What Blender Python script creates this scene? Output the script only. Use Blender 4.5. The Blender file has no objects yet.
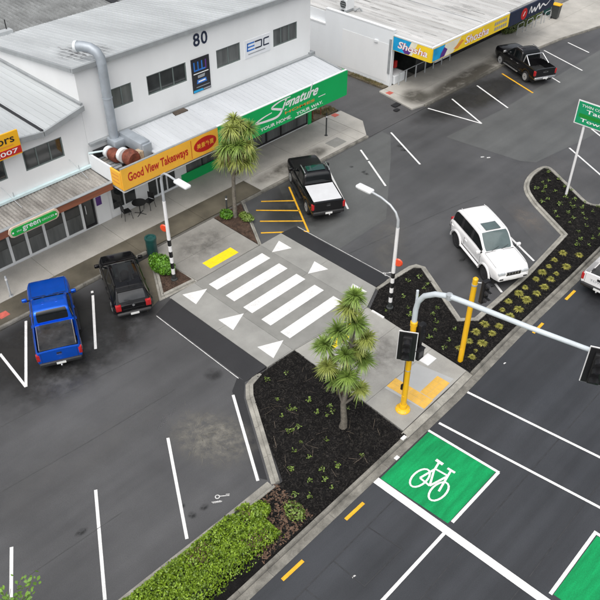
import bpy, bmesh, math, random
from mathutils import Vector, Matrix, noise
from mathutils.geometry import delaunay_2d_cdt
random.seed(7)
S = bpy.context.scene
C = S.collection
R = math.radians
# ------------------------------------------------------------------ camera, sky, sun, exposure
cam_d = bpy.data.cameras.new('camera'); cam = bpy.data.objects.new('camera', cam_d); C.objects.link(cam)
cam_d.sensor_width = 36; cam_d.lens = 45.863; cam_d.clip_start = 0.2; cam_d.clip_end = 2000
th, ro, ya = 0.69494, -0.0031073, 0.8015635
fw = Vector((math.cos(th)*math.sin(ya), math.cos(th)*math.cos(ya), -math.sin(th)))
r0 = Vector((math.cos(ya), -math.sin(ya), 0)); d0 = fw.cross(r0)
r1 = math.cos(ro)*r0 + math.sin(ro)*d0; d1 = -math.sin(ro)*r0 + math.cos(ro)*d0
cm = Matrix((r1, -d1, -fw)).transposed().to_4x4(); cm.translation = Vector((0, 0, 22.8))
cam.matrix_world = cm
S.camera = cam
SUN_EL, SUN_AZ = R(60), R(208)          # azimuth: direction the light comes from, measured from +x
W = bpy.data.worlds.new('World'); S.world = W; W.use_nodes = True
wn = W.node_tree.nodes; wl = W.node_tree.links
bg = wn['Background']; sky = wn.new('ShaderNodeTexSky'); sky.sky_type = 'NISHITA'; sky.sun_disc = False
sky.sun_elevation = SUN_EL; sky.sun_rotation = R(90) - SUN_AZ
sky.air_density = 1.0; sky.dust_density = 6.0; sky.ozone_density = 1.0
hs = wn.new('ShaderNodeHueSaturation'); hs.inputs['Saturation'].default_value = 0.34
wl.new(sky.outputs[0], hs.inputs['Color']); wl.new(hs.outputs[0], bg.inputs['Color']); bg.inputs['Strength'].default_value = 0.15
sd = bpy.data.lights.new('sun', 'SUN'); sd.energy = 1.3; sd.angle = R(95); sd.color = (1.0, 0.97, 0.93)
sun = bpy.data.objects.new('sun', sd); C.objects.link(sun)
sv = Vector((math.cos(SUN_EL)*math.cos(SUN_AZ), math.cos(SUN_EL)*math.sin(SUN_AZ), math.sin(SUN_EL)))
sun.rotation_euler = sv.to_track_quat('Z', 'Y').to_euler(); sun.location = (0, 0, 60)
S.view_settings.view_transform = 'Standard'; S.view_settings.look = 'None'
S.view_settings.gamma = 1; S.view_settings.use_curve_mapping = False
S.view_settings.exposure = 0.12
S.render.engine = 'CYCLES'

# ------------------------------------------------------------------ helpers
class MB:
    def __init__(s): s.v = []; s.f = []
    def add(s, vs, fs):
        b = len(s.v); s.v += [tuple(v) for v in vs]; s.f += [tuple(i+b for i in f) for f in fs]; return s
    def box(s, x0, x1, y0, y1, z0, z1):
        return s.add([(x0,y0,z0),(x1,y0,z0),(x1,y1,z0),(x0,y1,z0),(x0,y0,z1),(x1,y0,z1),(x1,y1,z1),(x0,y1,z1)],
                     [(3,2,1,0),(4,5,6,7),(0,1,5,4),(1,2,6,5),(2,3,7,6),(3,0,4,7)])
    def rbox(s, x0, x1, y0, y1, z0, z1, r=0.03, seg=2):
        bm = bmesh.new(); bmesh.ops.create_cube(bm, size=1)
        for v in bm.verts:
            v.co = Vector((x0+(v.co.x+.5)*(x1-x0), y0+(v.co.y+.5)*(y1-y0), z0+(v.co.z+.5)*(z1-z0)))
        bmesh.ops.bevel(bm, geom=bm.edges[:], offset=r, segments=seg, profile=.5, affect='EDGES', clamp_overlap=True)
        return s.bm(bm)
    def bm(s, bm):
        bm.verts.index_update(); s.add([v.co.copy() for v in bm.verts], [[v.index for v in f.verts] for f in bm.faces]); bm.free(); return s
    def prism(s, poly, z0, z1):
        n = len(poly); a = sum(poly[i][0]*poly[(i+1) % n][1]-poly[(i+1) % n][0]*poly[i][1] for i in range(n))
        if a < 0: poly = poly[::-1]
        g = lambda z, p: z(p) if callable(z) else z
        vs = [(p[0], p[1], g(z0, p)) for p in poly] + [(p[0], p[1], g(z1, p)) for p in poly]
        return s.add(vs, [tuple(range(n))[::-1], tuple(range(n, 2*n))] + [(i, (i+1) % n, n+(i+1) % n, n+i) for i in range(n)])
    def sheet(s, poly, z):
        n = len(poly); a = sum(poly[i][0]*poly[(i+1) % n][1]-poly[(i+1) % n][0]*poly[i][1] for i in range(n))
        if a < 0: poly = poly[::-1]
        return s.add([(p[0], p[1], z) for p in poly], [tuple(range(n))])
    def quad(s, a, b, c, d): return s.add([a, b, c, d], [(0, 1, 2, 3)])
    def tube(s, pts, rad, n=8, cap=True):
        pts = [Vector(p) for p in pts]; m = len(pts)
        rad = rad if isinstance(rad, (list, tuple)) else [rad]*m
        up = None; rings = []
        for i, p in enumerate(pts):
            t = (pts[min(i+1, m-1)]-pts[max(i-1, 0)]).normalized()
            if up is None: up = t.orthogonal().normalized()
            up = (up - t*up.dot(t)).normalized(); w = t.cross(up)
            rings.append([p+(up*math.cos(2*math.pi*k/n)+w*math.sin(2*math.pi*k/n))*rad[i] for k in range(n)])
        vs = [v for r in rings for v in r]
        fs = [(i*n+k, i*n+(k+1) % n, (i+1)*n+(k+1) % n, (i+1)*n+k) for i in range(m-1) for k in range(n)]
        if cap: fs += [tuple(range(n))[::-1], tuple(range((m-1)*n, m*n))]
        return s.add(vs, fs)
    def lathe(s, prof, n=20, axis='z', o=(0,0,0)):
        vs = []
        for r, h in prof:
            for k in range(n):
                a = 2*math.pi*k/n; c, q = r*math.cos(a), r*math.sin(a)
                vs.append((o[0]+c, o[1]+q, o[2]+h) if axis == 'z' else (o[0]+c, o[1]+h, o[2]+q) if axis == 'y' else (o[0]+h, o[1]+c, o[2]+q))
        m = len(prof); fs = [(i*n+k, i*n+(k+1) % n, (i+1)*n+(k+1) % n, (i+1)*n+k) for i in range(m-1) for k in range(n)]
        fs += [tuple(range(n))[::-1], tuple(range((m-1)*n, m*n))]
        return s.add(vs, fs)
    def xf(s, M): s.v = [tuple(M @ Vector(v)) for v in s.v]; return s
    def build(s, name, mat, parent=None, world=False, smooth=None, recalc=True):
        me = bpy.data.meshes.new(name); me.from_pydata(s.v, [], s.f)
        if recalc:
            bm = bmesh.new(); bm.from_mesh(me); bmesh.ops.recalc_face_normals(bm, faces=bm.faces[:]); bm.to_mesh(me); bm.free()
        me.materials.append(mat)
        if smooth:
            me.polygons.foreach_set('use_smooth', [True]*len(me.polygons)); me.set_sharp_from_angle(angle=R(smooth))
        o = bpy.data.objects.new(name, me); C.objects.link(o)
        if parent:
            o.parent = parent
            if world: o.matrix_parent_inverse = Matrix.LocRotScale(parent.location, parent.rotation_euler, parent.scale).inverted()
        return o

def tag(o, label=None, cat=None, group=None, kind=None):
    for k, v in (('label', label), ('category', cat), ('group', group), ('kind', kind)):
        if v: o[k] = v
    return o
def thing(name, label, cat, loc=(0,0,0), rz=0, group=None):
    o = bpy.data.objects.new(name, None); C.objects.link(o); o.location = loc; o.rotation_euler = (0, 0, rz); o.empty_display_size = .3
    return tag(o, label, cat, group)
def dup(o, loc, rz=0, label=None, group=None, scale=None):
    r = o.copy(); C.objects.link(r); r.location = loc; r.rotation_euler = (0, 0, rz)
    if scale: r.scale = (scale,)*3
    if label: r['label'] = label
    if group: r['group'] = group
    for ch in list(o.children):
        c = ch.copy(); C.objects.link(c); c.parent = r
        for g in list(ch.children):
            d = g.copy(); C.objects.link(d); d.parent = c
    return r
def struct(name, mb, mat, smooth=None): return tag(mb.build(name, mat, smooth=smooth), kind='structure')

# ------------------------------------------------------------------ materials
def M(name, col, rough=.6, var=.12, scale=2.0, fine=0, fscale=60, bump=0, metal=0, coat=0, spec=.5, obj=False, streak=None, emit=None, trans=0, rvar=0, hue=None):
    m = bpy.data.materials.new(name); m.use_nodes = True; nt = m.node_tree; n = nt.nodes; l = nt.links
    b = n['Principled BSDF']
    b.inputs['Roughness'].default_value = rough; b.inputs['Metallic'].default_value = metal
    b.inputs['Specular IOR Level'].default_value = spec; b.inputs['Coat Weight'].default_value = coat; b.inputs['Coat Roughness'].default_value = .06
    if trans: b.inputs['Transmission Weight'].default_value = trans
    if obj: tc = n.new('ShaderNodeTexCoord'); co = tc.outputs['Object']
    else: tc = n.new('ShaderNodeNewGeometry'); co = tc.outputs['Position']
    if streak:
        mp = n.new('ShaderNodeMapping'); mp.inputs['Scale'].default_value = streak; l.new(co, mp.inputs['Vector']); cs = mp.outputs[0]
    else: cs = co
    nz = n.new('ShaderNodeTexNoise'); nz.inputs['Scale'].default_value = scale; nz.inputs['Detail'].default_value = 6; nz.inputs['Roughness'].default_value = .62
    l.new(cs, nz.inputs['Vector'])
    cr = n.new('ShaderNodeValToRGB'); e = cr.color_ramp.elements
    lo = [max(0, c*(1-var*1.4)) for c in col]; hi = [min(1, c*(1+var)) for c in col]
    if hue: hi = list(hue)
    e[0].position = .28; e[0].color = (*lo, 1); e[1].position = .72; e[1].color = (*hi, 1)
    l.new(nz.outputs['Fac'], cr.inputs['Fac']); out = cr.outputs['Color']
    nf = None
    if fine or bump:
        nf = n.new('ShaderNodeTexNoise'); nf.inputs['Scale'].default_value = fscale; nf.inputs['Detail'].default_value = 3; l.new(co, nf.inputs['Vector'])
    if fine:
        mr = n.new('ShaderNodeMapRange'); mr.inputs['From Min'].default_value = .3; mr.inputs['From Max'].default_value = .7
        mr.inputs['To Min'].default_value = 1-fine; mr.inputs['To Max'].default_value = 1+fine; l.new(nf.outputs['Fac'], mr.inputs['Value'])
        mx = n.new('ShaderNodeMix'); mx.data_type = 'RGBA'; mx.blend_type = 'MULTIPLY'; mx.inputs['Factor'].default_value = 1
        l.new(out, mx.inputs['A']); l.new(mr.outputs[0], mx.inputs['B']); out = mx.outputs['Result']
    l.new(out, b.inputs['Base Color'])
    if rvar:
        mr = n.new('ShaderNodeMapRange'); mr.inputs['From Min'].default_value = .3; mr.inputs['From Max'].default_value = .7
        mr.inputs['To Min'].default_value = rough-rvar; mr.inputs['To Max'].default_value = rough+rvar
        l.new(nz.outputs['Fac'], mr.inputs['Value']); l.new(mr.outputs[0], b.inputs['Roughness'])
    if bump:
        bp = n.new('ShaderNodeBump'); bp.inputs['Strength'].default_value = 1; bp.inputs['Distance'].default_value = bump
        l.new(nf.outputs['Fac'], bp.inputs['Height']); l.new(bp.outputs[0], b.inputs['Normal'])
    return m
def asphalt(name, col, rough, wet, seed=0, worn=.25):
    # two scales of mottling, stone speckle, long roller streaks
    m = M(name, col, rough, var=.10, scale=.35, fine=.22, fscale=38, bump=.004, rvar=.12)
    nt = m.node_tree; n = nt.nodes; l = nt.links; b = n['Principled BSDF']
    base = b.inputs['Base Color'].links[0].from_socket
    g = n.new('ShaderNodeNewGeometry'); mp = n.new('ShaderNodeMapping'); mp.inputs['Scale'].default_value = (.10, 1.6, 1); mp.inputs['Location'].default_value = (seed, seed*2, 0)
    l.new(g.outputs['Position'], mp.inputs['Vector'])
    a = n.new('ShaderNodeTexNoise'); a.inputs['Scale'].default_value = .8; a.inputs['Detail'].default_value = 5; l.new(mp.outputs[0], a.inputs['Vector'])
    w = n.new('ShaderNodeTexNoise'); w.inputs['Scale'].default_value = .16; w.inputs['Detail'].default_value = 7; w.inputs['Roughness'].default_value = .65; l.new(g.outputs['Position'], w.inputs['Vector'])
    r1_ = n.new('ShaderNodeMapRange'); r1_.inputs['From Min'].default_value = .3; r1_.inputs['From Max'].default_value = .7; r1_.inputs['To Min'].default_value = 1-worn*.5; r1_.inputs['To Max'].default_value = 1+worn*.5
    l.new(a.outputs['Fac'], r1_.inputs['Value'])
    r2_ = n.new('ShaderNodeMapRange'); r2_.inputs['From Min'].default_value = .36; r2_.inputs['From Max'].default_value = .62; r2_.inputs['To Min'].default_value = 1-wet; r2_.inputs['To Max'].default_value = 1.06
    l.new(w.outputs['Fac'], r2_.inputs['Value'])
    mu = n.new('ShaderNodeMath'); mu.operation = 'MULTIPLY'; l.new(r1_.outputs[0], mu.inputs[0]); l.new(r2_.outputs[0], mu.inputs[1])
    mx = n.new('ShaderNodeMix'); mx.data_type = 'RGBA'; mx.blend_type = 'MULTIPLY'; mx.inputs['Factor'].default_value = 1
    l.new(base, mx.inputs['A']); l.new(mu.outputs[0], mx.inputs['B']); l.new(mx.outputs['Result'], b.inputs['Base Color'])
    return m
m_park = asphalt('car_park_asphalt', (.077, .078, .081), .60, .22, 1)
m_wet = asphalt('damp_asphalt', (.052, .052, .051), .45, .25, 6)
m_patchl = asphalt('pale_patch_asphalt', (.100, .104, .103), .62, .14, 3)
m_patchm = asphalt('mid_patch_asphalt', (.082, .082, .084), .62, .2, 4)
m_road = asphalt('road_asphalt', (.037, .040, .046), .6, .15, 2, .5)
m_ramp = asphalt('new_black_asphalt', (.024, .0245, .027), .6, .12, 5, .12)
m_seal = M('bitumen_seal', (.040, .041, .044), .5, .3, 3)
m_faint = M('faint_seal_joint', (.066, .067, .068), .6, .2, 2)
m_conc = M('pale_concrete', (.34, .335, .31), .8, .16, .7, .1, 50, .002)
m_ext = M('extension_concrete', (.262, .256, .236), .8, .14, .8, .12, 50, .002)
m_conc2 = M('grey_concrete', (.235, .235, .22), .8, .14, .9, .14, 50, .002)
m_conc3 = M('mid_concrete', (.285, .285, .268), .8, .13, .9, .12, 50, .002)
m_concd = M('damp_concrete', (.118, .105, .078), .55, .35, .6, .12, 40, .002)
m_foot = M('footpath_concrete', (.42, .405, .37), .75, .16, .55, .1, 45, .002)
m_kerb = M('kerb_concrete', (.31, .30, .265), .85, .32, 1.4, .15, 30, .004)
m_kerbd = M('dirty_kerb_concrete', (.20, .192, .168), .85, .42, 1.8, .15, 30, .004)
m_white = M('white_road_paint', (.76, .76, .75), .55, .11, 2.2, .13, 22)
m_wornw = M('worn_white_road_paint', (.62, .62, .61), .6, .3, 4, .15, 25)
m_yel = M('yellow_road_paint', (.78, .42, .02), .55, .16, 5, .1, 30)
m_tact = M('yellow_tactile', (.86, .66, .01), .55, .06, 4)
m_tacto = M('orange_tactile', (.72, .43, .08), .65, .12, 3)
m_grn = M('green_road_paint', (.004, .285, .088), .7, .24, 1.6, .16, 26, streak=(.35, 2.2, 1), spec=.25)
m_red = M('red_road_paint', (.55, .12, .09), .7, .25, 3)
m_mulch = M('dark_mulch', (.009, .0085, .0085), .95, .4, 3, .5, 25, .02, spec=.15)
m_chip = M('mulch_chip', (.008, .0075, .007), .9, .6, 6, hue=(.034, .031, .028), spec=.2)
m_brown = M('brown_bark', (.07, .042, .028), .9, .4, 4, .5, 25, .02)
m_litter = M('leaf_litter', (.12, .07, .05), .85, .4, 8, hue=(.20, .13, .09), spec=.2)
m_twigd = M('dry_twig', (.09, .07, .05), .9, .4, 8, hue=(.16, .13, .10))
m_dust = M('pale_dust', (.17, .162, .135), .9, .3, 3)
m_wall = M('white_painted_wall', (.78, .795, .80), .7, .03, .7, .02, 40, streak=(1, 1, .35))
m_wallb = M('white_painted_block', (.76, .79, .81), .7, .03, .7, .03, 30, streak=(1, 1, .4))
m_roof = M('pale_steel_roof', (.45, .475, .485), .45, .16, .6, streak=(1, .12, 1), rvar=.08)
m_roofw = M('white_steel_canopy', (.53, .555, .58), .5, .08, .8, streak=(1, .2, 1))
m_roofC = M('weathered_white_roof', (.50, .50, .48), .6, .24, .9, streak=(1.6, .18, 1), hue=(.62, .62, .61))
m_roofD = M('grey_fibre_roof', (.19, .20, .20), .8, .3, .8, .2, 20)
m_roofR = M('rusty_corrugate', (.26, .24, .215), .7, .35, 1.2, .2, 14, streak=(1.5, .5, 1), hue=(.36, .345, .32))
m_flash = M('grey_flashing', (.30, .32, .33), .5, .12, 2)
m_duct = M('grey_duct_steel', (.36, .40, .44), .45, .12, 2, metal=.25)
m_ductw = M('white_band_steel', (.70, .74, .76), .45, .08, 2)
m_rust = M('rust_red_fan', (.17, .045, .025), .7, .45, 4, .2, 20)
m_junk = M('dark_weathered_boards', (.085, .065, .05), .85, .5, 3, .3, 20, streak=(.6, 4, 1))
m_brownf = M('brown_timber_fascia', (.24, .085, .045), .7, .25, 1.2, streak=(.4, 1, 6))
m_gutter = M('pale_blue_gutter', (.62, .76, .78), .5, .08, 2)
m_win = M('green_grey_frame', (.13, .16, .155), .5, .1, 3)
m_alu = M('white_aluminium', (.74, .76, .77), .5, .05, 3)
m_blk = M('black_frame', (.018, .018, .02), .45, .1, 3)
m_glass = M('dark_window_glass', (.03, .034, .036), .06, .5, .5, spec=.7, hue=(.06, .066, .066))
m_glassg = M('grey_window_glass', (.10, .108, .108), .1, .35, .6, spec=.6, hue=(.17, .18, .18), streak=(2.5,1,.3))
m_green = M('green_fascia', (.0, .40, .10), .5, .05, .6)
m_gsign = M('grocer_green', (.012, .38, .055), .5, .06, 2)
m_cream = M('cream_border', (.66, .52, .40), .6, .1, 3)
m_ysign = M('yellow_fascia', (.90, .47, .045), .5, .06, 1)
m_osign = M('amber_board', (.86, .44, .01), .5, .05, 1)
m_rsign = M('red_print', (.50, .015, .012), .5, .06, 3)
m_wprint = M('white_print', (.84, .84, .84), .5, .03, 3)
m_oprint = M('orange_print', (.75, .28, .05), .5, .05, 3)
m_nprint = M('navy_print', (.012, .02, .05), .5, .1, 3)
m_bprint = M('blue_print', (.02, .16, .55), .5, .2, 2)
m_kprint = M('black_print', (.012, .012, .016), .5, .1, 3)
m_gprint = M('grey_print', (.30, .32, .34), .5, .1, 3)
m_cyan = M('cyan_print', (.01, .34, .66), .5, .2, 1.5)
m_purp = M('purple_print', (.10, .03, .22), .5, .2, 1.5)
m_lemon = M('lemon_print', (.88, .62, .03), .5, .1, 1)
m_pale = M('pale_print', (.78, .76, .62), .5, .1, 1)
m_pole = M('galvanised_steel', (.50, .53, .55), .4, .12, 2, metal=.35)
m_arm = M('pale_grey_painted_steel', (.60, .655, .69), .4, .08, 1)
m_polew = M('white_painted_pole', (.78, .78, .78), .5, .06, 2)
m_polek = M('black_painted_pole', (.008, .008, .009), .5, .1, 2)
m_yp = M('yellow_painted_pole', (.84, .47, .01), .42, .06, 2)
m_red2 = M('red_orange_beacon', (.80, .075, .02), .35, .08, 3, coat=.5)
m_lens = M('dark_lens', (.03, .03, .035), .2, .1, 3)
m_bin = M('dark_green_bin', (.012, .065, .06), .4, .15, 3)
m_bink = M('charcoal_bin', (.04, .045, .045), .5, .15, 3)
m_tyre = M('tyre_rubber', (.016, .016, .017), .8, .15, 8, obj=True)
m_rim = M('alloy_rim', (.42, .43, .44), .4, .1, 5, metal=.2, obj=True)
m_rimk = M('black_rim', (.03, .03, .032), .4, .1, 5, obj=True)
m_under = M('underbody_arch_shade', (.01, .01, .01), .9, .1, 2, obj=True)
m_cglass = M('car_glass', (.006, .008, .009), .06, .3, 1.5, spec=.45, obj=True)
m_cglassr = M('grey_rear_glass', (.03, .032, .034), .08, .3, 1.5, spec=.7, obj=True)
m_cglassp = M('pale_windscreen', (.09, .125, .125), .06, .2, 1.2, spec=.8, obj=True)
m_blue = M('blue_car_paint', (.0, .11, .72), .30, .08, 2, coat=.5, metal=.6, obj=True)
m_black = M('black_car_paint', (.006, .006, .007), .25, .1, 2, coat=.35, spec=.4, obj=True)
m_char = M('charcoal_car_paint', (.004, .004, .005), .18, .1, 2, coat=.3, spec=.25, obj=True)
m_carw = M('white_car_paint', (.80, .80, .80), .3, .03, 1, coat=.8, obj=True)
m_trim = M('black_plastic_trim', (.02, .02, .021), .55, .15, 4, obj=True)
m_chrome = M('silver_trim', (.55, .56, .57), .25, .08, 4, metal=.8, obj=True)
m_tail = M('red_lamp', (.45, .012, .015), .12, .3, 6, coat=.8, obj=True)
m_head = M('clear_lamp', (.55, .58, .6), .1, .2, 8, coat=1, obj=True)
m_plate = M('number_plate', (.75, .76, .74), .5, .04, 4, obj=True)
m_liner = M('bed_liner', (.025, .026, .027), .35, .3, 3, obj=True, rvar=.2)
m_tonw = M('white_bed_cover', (.62, .63, .65), .5, .05, 2, obj=True)
m_tonk = M('dark_wet_bed_cover', (.02, .021, .023), .2, .3, 2.2, obj=True, rvar=.12, hue=(.05, .052, .055))
m_trunk = M('cordyline_bark', (.16, .145, .12), .9, .35, 5, .3, 30, .01, obj=True)
m_cord = M('cordyline_leaf', (.10, .19, .03), .45, .4, 3, obj=True, hue=(.30, .44, .09))
m_cord2 = M('pale_cordyline_leaf', (.19, .26, .04), .45, .4, 3, obj=True, hue=(.46, .52, .13))
m_hedge = M('hedge_leaf', (.07, .19, .012), .45, .5, 6, hue=(.30, .46, .03))
m_hedgei = M('hedge_core_shade', (.018, .03, .008), .9, .4, 6)
m_shrub = M('shrub_leaf', (.05, .19, .01), .45, .45, 3, obj=True, hue=(.15, .36, .02))
m_shrubd = M('dull_shrub_leaf', (.035, .08, .012), .5, .5, 3, obj=True, hue=(.16, .21, .05))
m_seed = M('seedling_leaf', (.10, .18, .03), .5, .4, 5, obj=True, hue=(.22, .32, .05))
m_tuss = M('yellow_tussock', (.27, .27, .04), .6, .35, 7, obj=True, hue=(.50, .47, .10))
m_weed = M('weedy_grass', (.09, .14, .025), .8, .5, 2.5, hue=(.26, .20, .09))
m_treel = M('street_tree_leaf', (.10, .24, .03), .45, .4, 4, obj=True, hue=(.22, .40, .05))
m_twig = M('grey_twig', (.16, .14, .12), .9, .3, 8, obj=True)
m_soil = M('weedy_soil', (.12, .10, .065), .9, .5, 1.5, .4, 20, .01)
m_gravel = M('grey_gravel_yard', (.17, .165, .15), .9, .3, .8, .4, 8, .01)
m_chair = M('black_outdoor_furniture', (.015, .015, .016), .45, .1, 4, obj=True)

# ------------------------------------------------------------------ ground, road, car park
struct('ground', MB().sheet([(-900,-900),(900,-900),(900,900),(-900,900)], -.06), m_gravel)
KO = [(-40,9.7),(8,9.83),(14.2,9.93),(19.6,10.03),(24.5,10.30),(30,10.43),(80,12.4)]       # road edge of the channel
KI = [(-40,10.02),(8,10.15),(14.2,10.25),(19.6,10.35),(24.5,10.62),(30,10.75),(80,12.72)]  # channel / kerb
park = struct('car_park', MB().sheet([(-40,9.9)]+[(x, y+.1) for x, y in KO[1:]]+[(80,27.0),(-40,27.0)], 0), m_park)
road = struct('main_road', MB().sheet([(-40,-60)]+[(80,-60)]+[(x, y+.1) for x, y in KO[::-1][:-1]]+[(-40,9.8)], 0), m_road)
def mark(name, poly, mat, parent, z=.008): return MB().sheet(poly, z).build(name, mat, parent)
LZ = [0]
def line(name, a, b, w, mat, parent, z=.008):
    LZ[0] = (LZ[0]+1) % 7; z += LZ[0]*.0002
    a, b = Vector(a), Vector(b); d = (b-a).normalized(); n = Vector((-d.y, d.x))*w/2
    return mark(name, [a-n, b-n, b+n, a+n], mat, parent, z)
# repairs in the seal
mark('asphalt_patch', [(23.82,23.3),(23.82,20.4),(27.7,20.45),(30.6,22.6),(33.0,24.4),(35.2,26.2),(35.2,26.9),(26,26.9)], m_patchl, park, .004)
mark('asphalt_patch', [(37.46,23.6),(38.11,18.66),(38.6,17.9),(52,16.0),(60,16.5),(60,23.5),(43.2,23.2)], m_patchl, park, .004)
mark('asphalt_patch', [(35.24,17.7),(33.2,14.2),(33.3,13.4),(40.05,13.6),(40.05,17.72)], m_patchm, park, .0055)
mark('asphalt_patch', [(31.0,13.0),(32.6,13.1),(34.8,16.9),(33.3,17.0)], m_patchm, park, .004)
# parking bays
for a, b in (((9.96,26.82),(7.82,23.17)),((7.82,23.17),(8.06,25.7)),((13.1,26.2),(11.1,23.03)),((13.26,26.5),(13.18,26.36)),((29.53,26.41),(27.01,22.54)),((32.47,26.33),(31.85,25.25)),
             ((31.76,25.1),(30.29,22.59)),((35.52,26.43),(33.61,22.68)),((39.92,26.83),(40.57,23.03)),((42.22,26.52),(40.57,23.03)),((45.22,26.53),(43.71,23.05)),
             ((51.4,26.5),(49.77,22.62)),((54.18,26.48),(52.78,22.51)),((56.89,25.96),(56.2,23.8)),((41.62,17.36),(39.6,13.8)),((44.86,17.6),(42.8,13.9)),
             ((29.0,16.6),(26.71,12.6)),((31.6,16.3),(29.94,12.82)),((13.44,16.77),(11.23,12.97)),((10.2,16.89),(7.91,12.95)),((6.9,16.85),(4.7,13.1)),((3.61,16.92),(1.4,13.1)),((.3,16.9),(-1.9,13.1))):
    line('parking_line', a, b, .115, m_white, park)
line('yellow_parking_line', (48.21,26.4), (46.92,23.08), .13, m_yel, park)
for a, b in (((24.22,26.46),(25.62,25.15)),((23.42,26.01),(25.05,24.3)),((22.84,25.09),(24.5,23.43)),((22.13,24.27),(23.95,22.62)),((26.38,26.43),(23.92,22.55))):
    line('yellow_hatch_line', a, b, .10, m_yel, park, .0088 if a[0] > 26 else .008)
# pale dust, surveyor's scribbles
d = MB()
for i in range(110):
    a = random.gauss(-1.0, .9); r = random.uniform(.1, 1.15); L = random.uniform(.06, .5); w = random.uniform(.003, .009)
    p = Vector((11.15+math.cos(a)*r*.85, 16.35+math.sin(a)*r*1.5)); q = p+Vector((math.cos(a+random.gauss(0,.12)), math.sin(a+random.gauss(0,.12))))*L
    n = Vector((q.y-p.y, p.x-q.x)).normalized()*w
    d.quad((*(p-n),.0085),(*(p+n),.0085),(*(q+n*.3),.0085),(*(q-n*.3),.0085))
tag(d.build('dust_streaks', m_dust, park), kind='stuff')
RZ = [0]
def ribbon(mb, pts, w, z, close=False):
    RZ[0] = (RZ[0]+1) % 12; z += RZ[0]*.00025
    pts = [Vector(p) for p in pts]; n = len(pts)
    L = []; Rr = []
    for i in range(n):
        t = (pts[(i+1) % n if close else min(i+1, n-1)]-pts[i-1 if close else max(i-1, 0)]).normalized(); k = Vector((-t.y, t.x))*w/2
        L.append(pts[i]+k); Rr.append(pts[i]-k)
    vs = [(p.x, p.y, z) for p in L+Rr]
    mb.add(vs, [(i, n+i, n+(i+1) % n, (i+1) % n) for i in range(n if close else n-1)]); return mb
def scribble(x, y, sc, mat):
    s = MB()
    ribbon(s, [(x+math.cos(t*.52)*.12*sc, y+math.sin(t*.52)*.12*sc) for t in range(12)], .035, .0086, True)
    ribbon(s, [(x+.1*sc, y-.05*sc), (x+.55*sc, y-.42*sc)], .035, .0086); ribbon(s, [(x+.45*sc, y-.22*sc), (x+.62*sc, y-.36*sc)], .03, .0086)
    for k in range(5):
        ribbon(s, [(x-.1*sc-k*.09*sc, y-.28*sc+k*.06*sc), (x-.02*sc-k*.09*sc, y-.42*sc+k*.06*sc), (x-.12*sc-k*.09*sc, y-.4*sc+k*.06*sc)], .03, .0086)
    s.build('survey_mark', mat, park)
scribble(9.75, 13.5, .62, m_wornw); scribble(23.95, 17.5, .5, m_wornw)
0 and mark('oil_stain', [(13.65+.32*math.cos(t*.4)*(1+.15*math.sin(t*2.3)), 18.26+.38*math.sin(t*.4)) for t in range(16)], m_seal, park, .0078)
for (x, y) in ((36.9,20.6),(37.1,20.3)):
    mark('survey_mark', [(x-.1,y-.04),(x+.12,y-.16),(x+.15,y-.09),(x,y+.03)], m_wornw, park, .0085)
def stain(name, c, rx, ry, rot, col, alpha, parent, zf=None, z=.0075, nscale=1.2, rough=.5, thr=(.35,.65)):
    m = bpy.data.materials.new(name); m.use_nodes = True; n = m.node_tree.nodes; l = m.node_tree.links; b = n['Principled BSDF']; b.inputs['Base Color'].default_value = (*col,1); b.inputs['Roughness'].default_value = rough
    tc = n.new('ShaderNodeTexCoord'); mp = n.new('ShaderNodeMapping'); mp.inputs['Scale'].default_value = (1/rx,1/ry,0); l.new(tc.outputs['Object'], mp.inputs['Vector'])
    ln = n.new('ShaderNodeVectorMath'); ln.operation = 'LENGTH'; l.new(mp.outputs[0], ln.inputs[0])
    fo = n.new('ShaderNodeMapRange'); fo.interpolation_type = 'SMOOTHSTEP'; fo.inputs['From Min'].default_value = 1; fo.inputs['From Max'].default_value = .25; l.new(ln.outputs['Value'], fo.inputs['Value'])
    nz = n.new('ShaderNodeTexNoise'); nz.inputs['Scale'].default_value = nscale; nz.inputs['Detail'].default_value = 7; nz.inputs['Roughness'].default_value = .65; l.new(tc.outputs['Object'], nz.inputs['Vector'])
    nr = n.new('ShaderNodeMapRange'); nr.inputs['From Min'].default_value = thr[0]; nr.inputs['From Max'].default_value = thr[1]; l.new(nz.outputs['Fac'], nr.inputs['Value'])
    mu = n.new('ShaderNodeMath'); mu.operation = 'MULTIPLY'; l.new(fo.outputs[0], mu.inputs[0]); l.new(nr.outputs[0], mu.inputs[1])
    m2 = n.new('ShaderNodeMath'); m2.operation = 'MULTIPLY'; m2.inputs[1].default_value = alpha; l.new(mu.outputs[0], m2.inputs[0]); l.new(m2.outputs[0], b.inputs['Alpha'])
    ca, sa = math.cos(rot), math.sin(rot); mb = MB()
    pts = [(rx*math.cos(t*math.pi/12), ry*math.sin(t*math.pi/12)) for t in range(24)]
    if zf: mb.add([(x, y, zf(c[1]+x*sa+y*ca)-zf(c[1])) for x, y in pts], [tuple(range(24))])
    else: mb.sheet(pts, 0)
    o = mb.build(name, m, parent, recalc=False); o.rotation_euler.z = rot; o.location = (c[0], c[1], (zf(c[1]) if zf else 0)+z)
    if parent and parent.type == 'EMPTY': pass
    return o
stain('dust_film', (11.4,15.7), 1.6, 2.3, .3, (.24,.23,.20), .75, park, nscale=2.5, rough=.9)
stain('oil_stain', (13.65,18.26), .5, .5, 0, (.03,.03,.03), .8, park, nscale=1)
stain('damp_stain', (9,25.2), 8.0, 2.4, 0, (.026,.026,.025), .95, park, z=.0062, nscale=.5, rough=.35, thr=(.2,.5))
stain('damp_stain', (10.6,23.2), 5.5, 2.2, .12, (.026,.026,.025), .9, park, z=.0069, nscale=.8, rough=.35)
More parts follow.
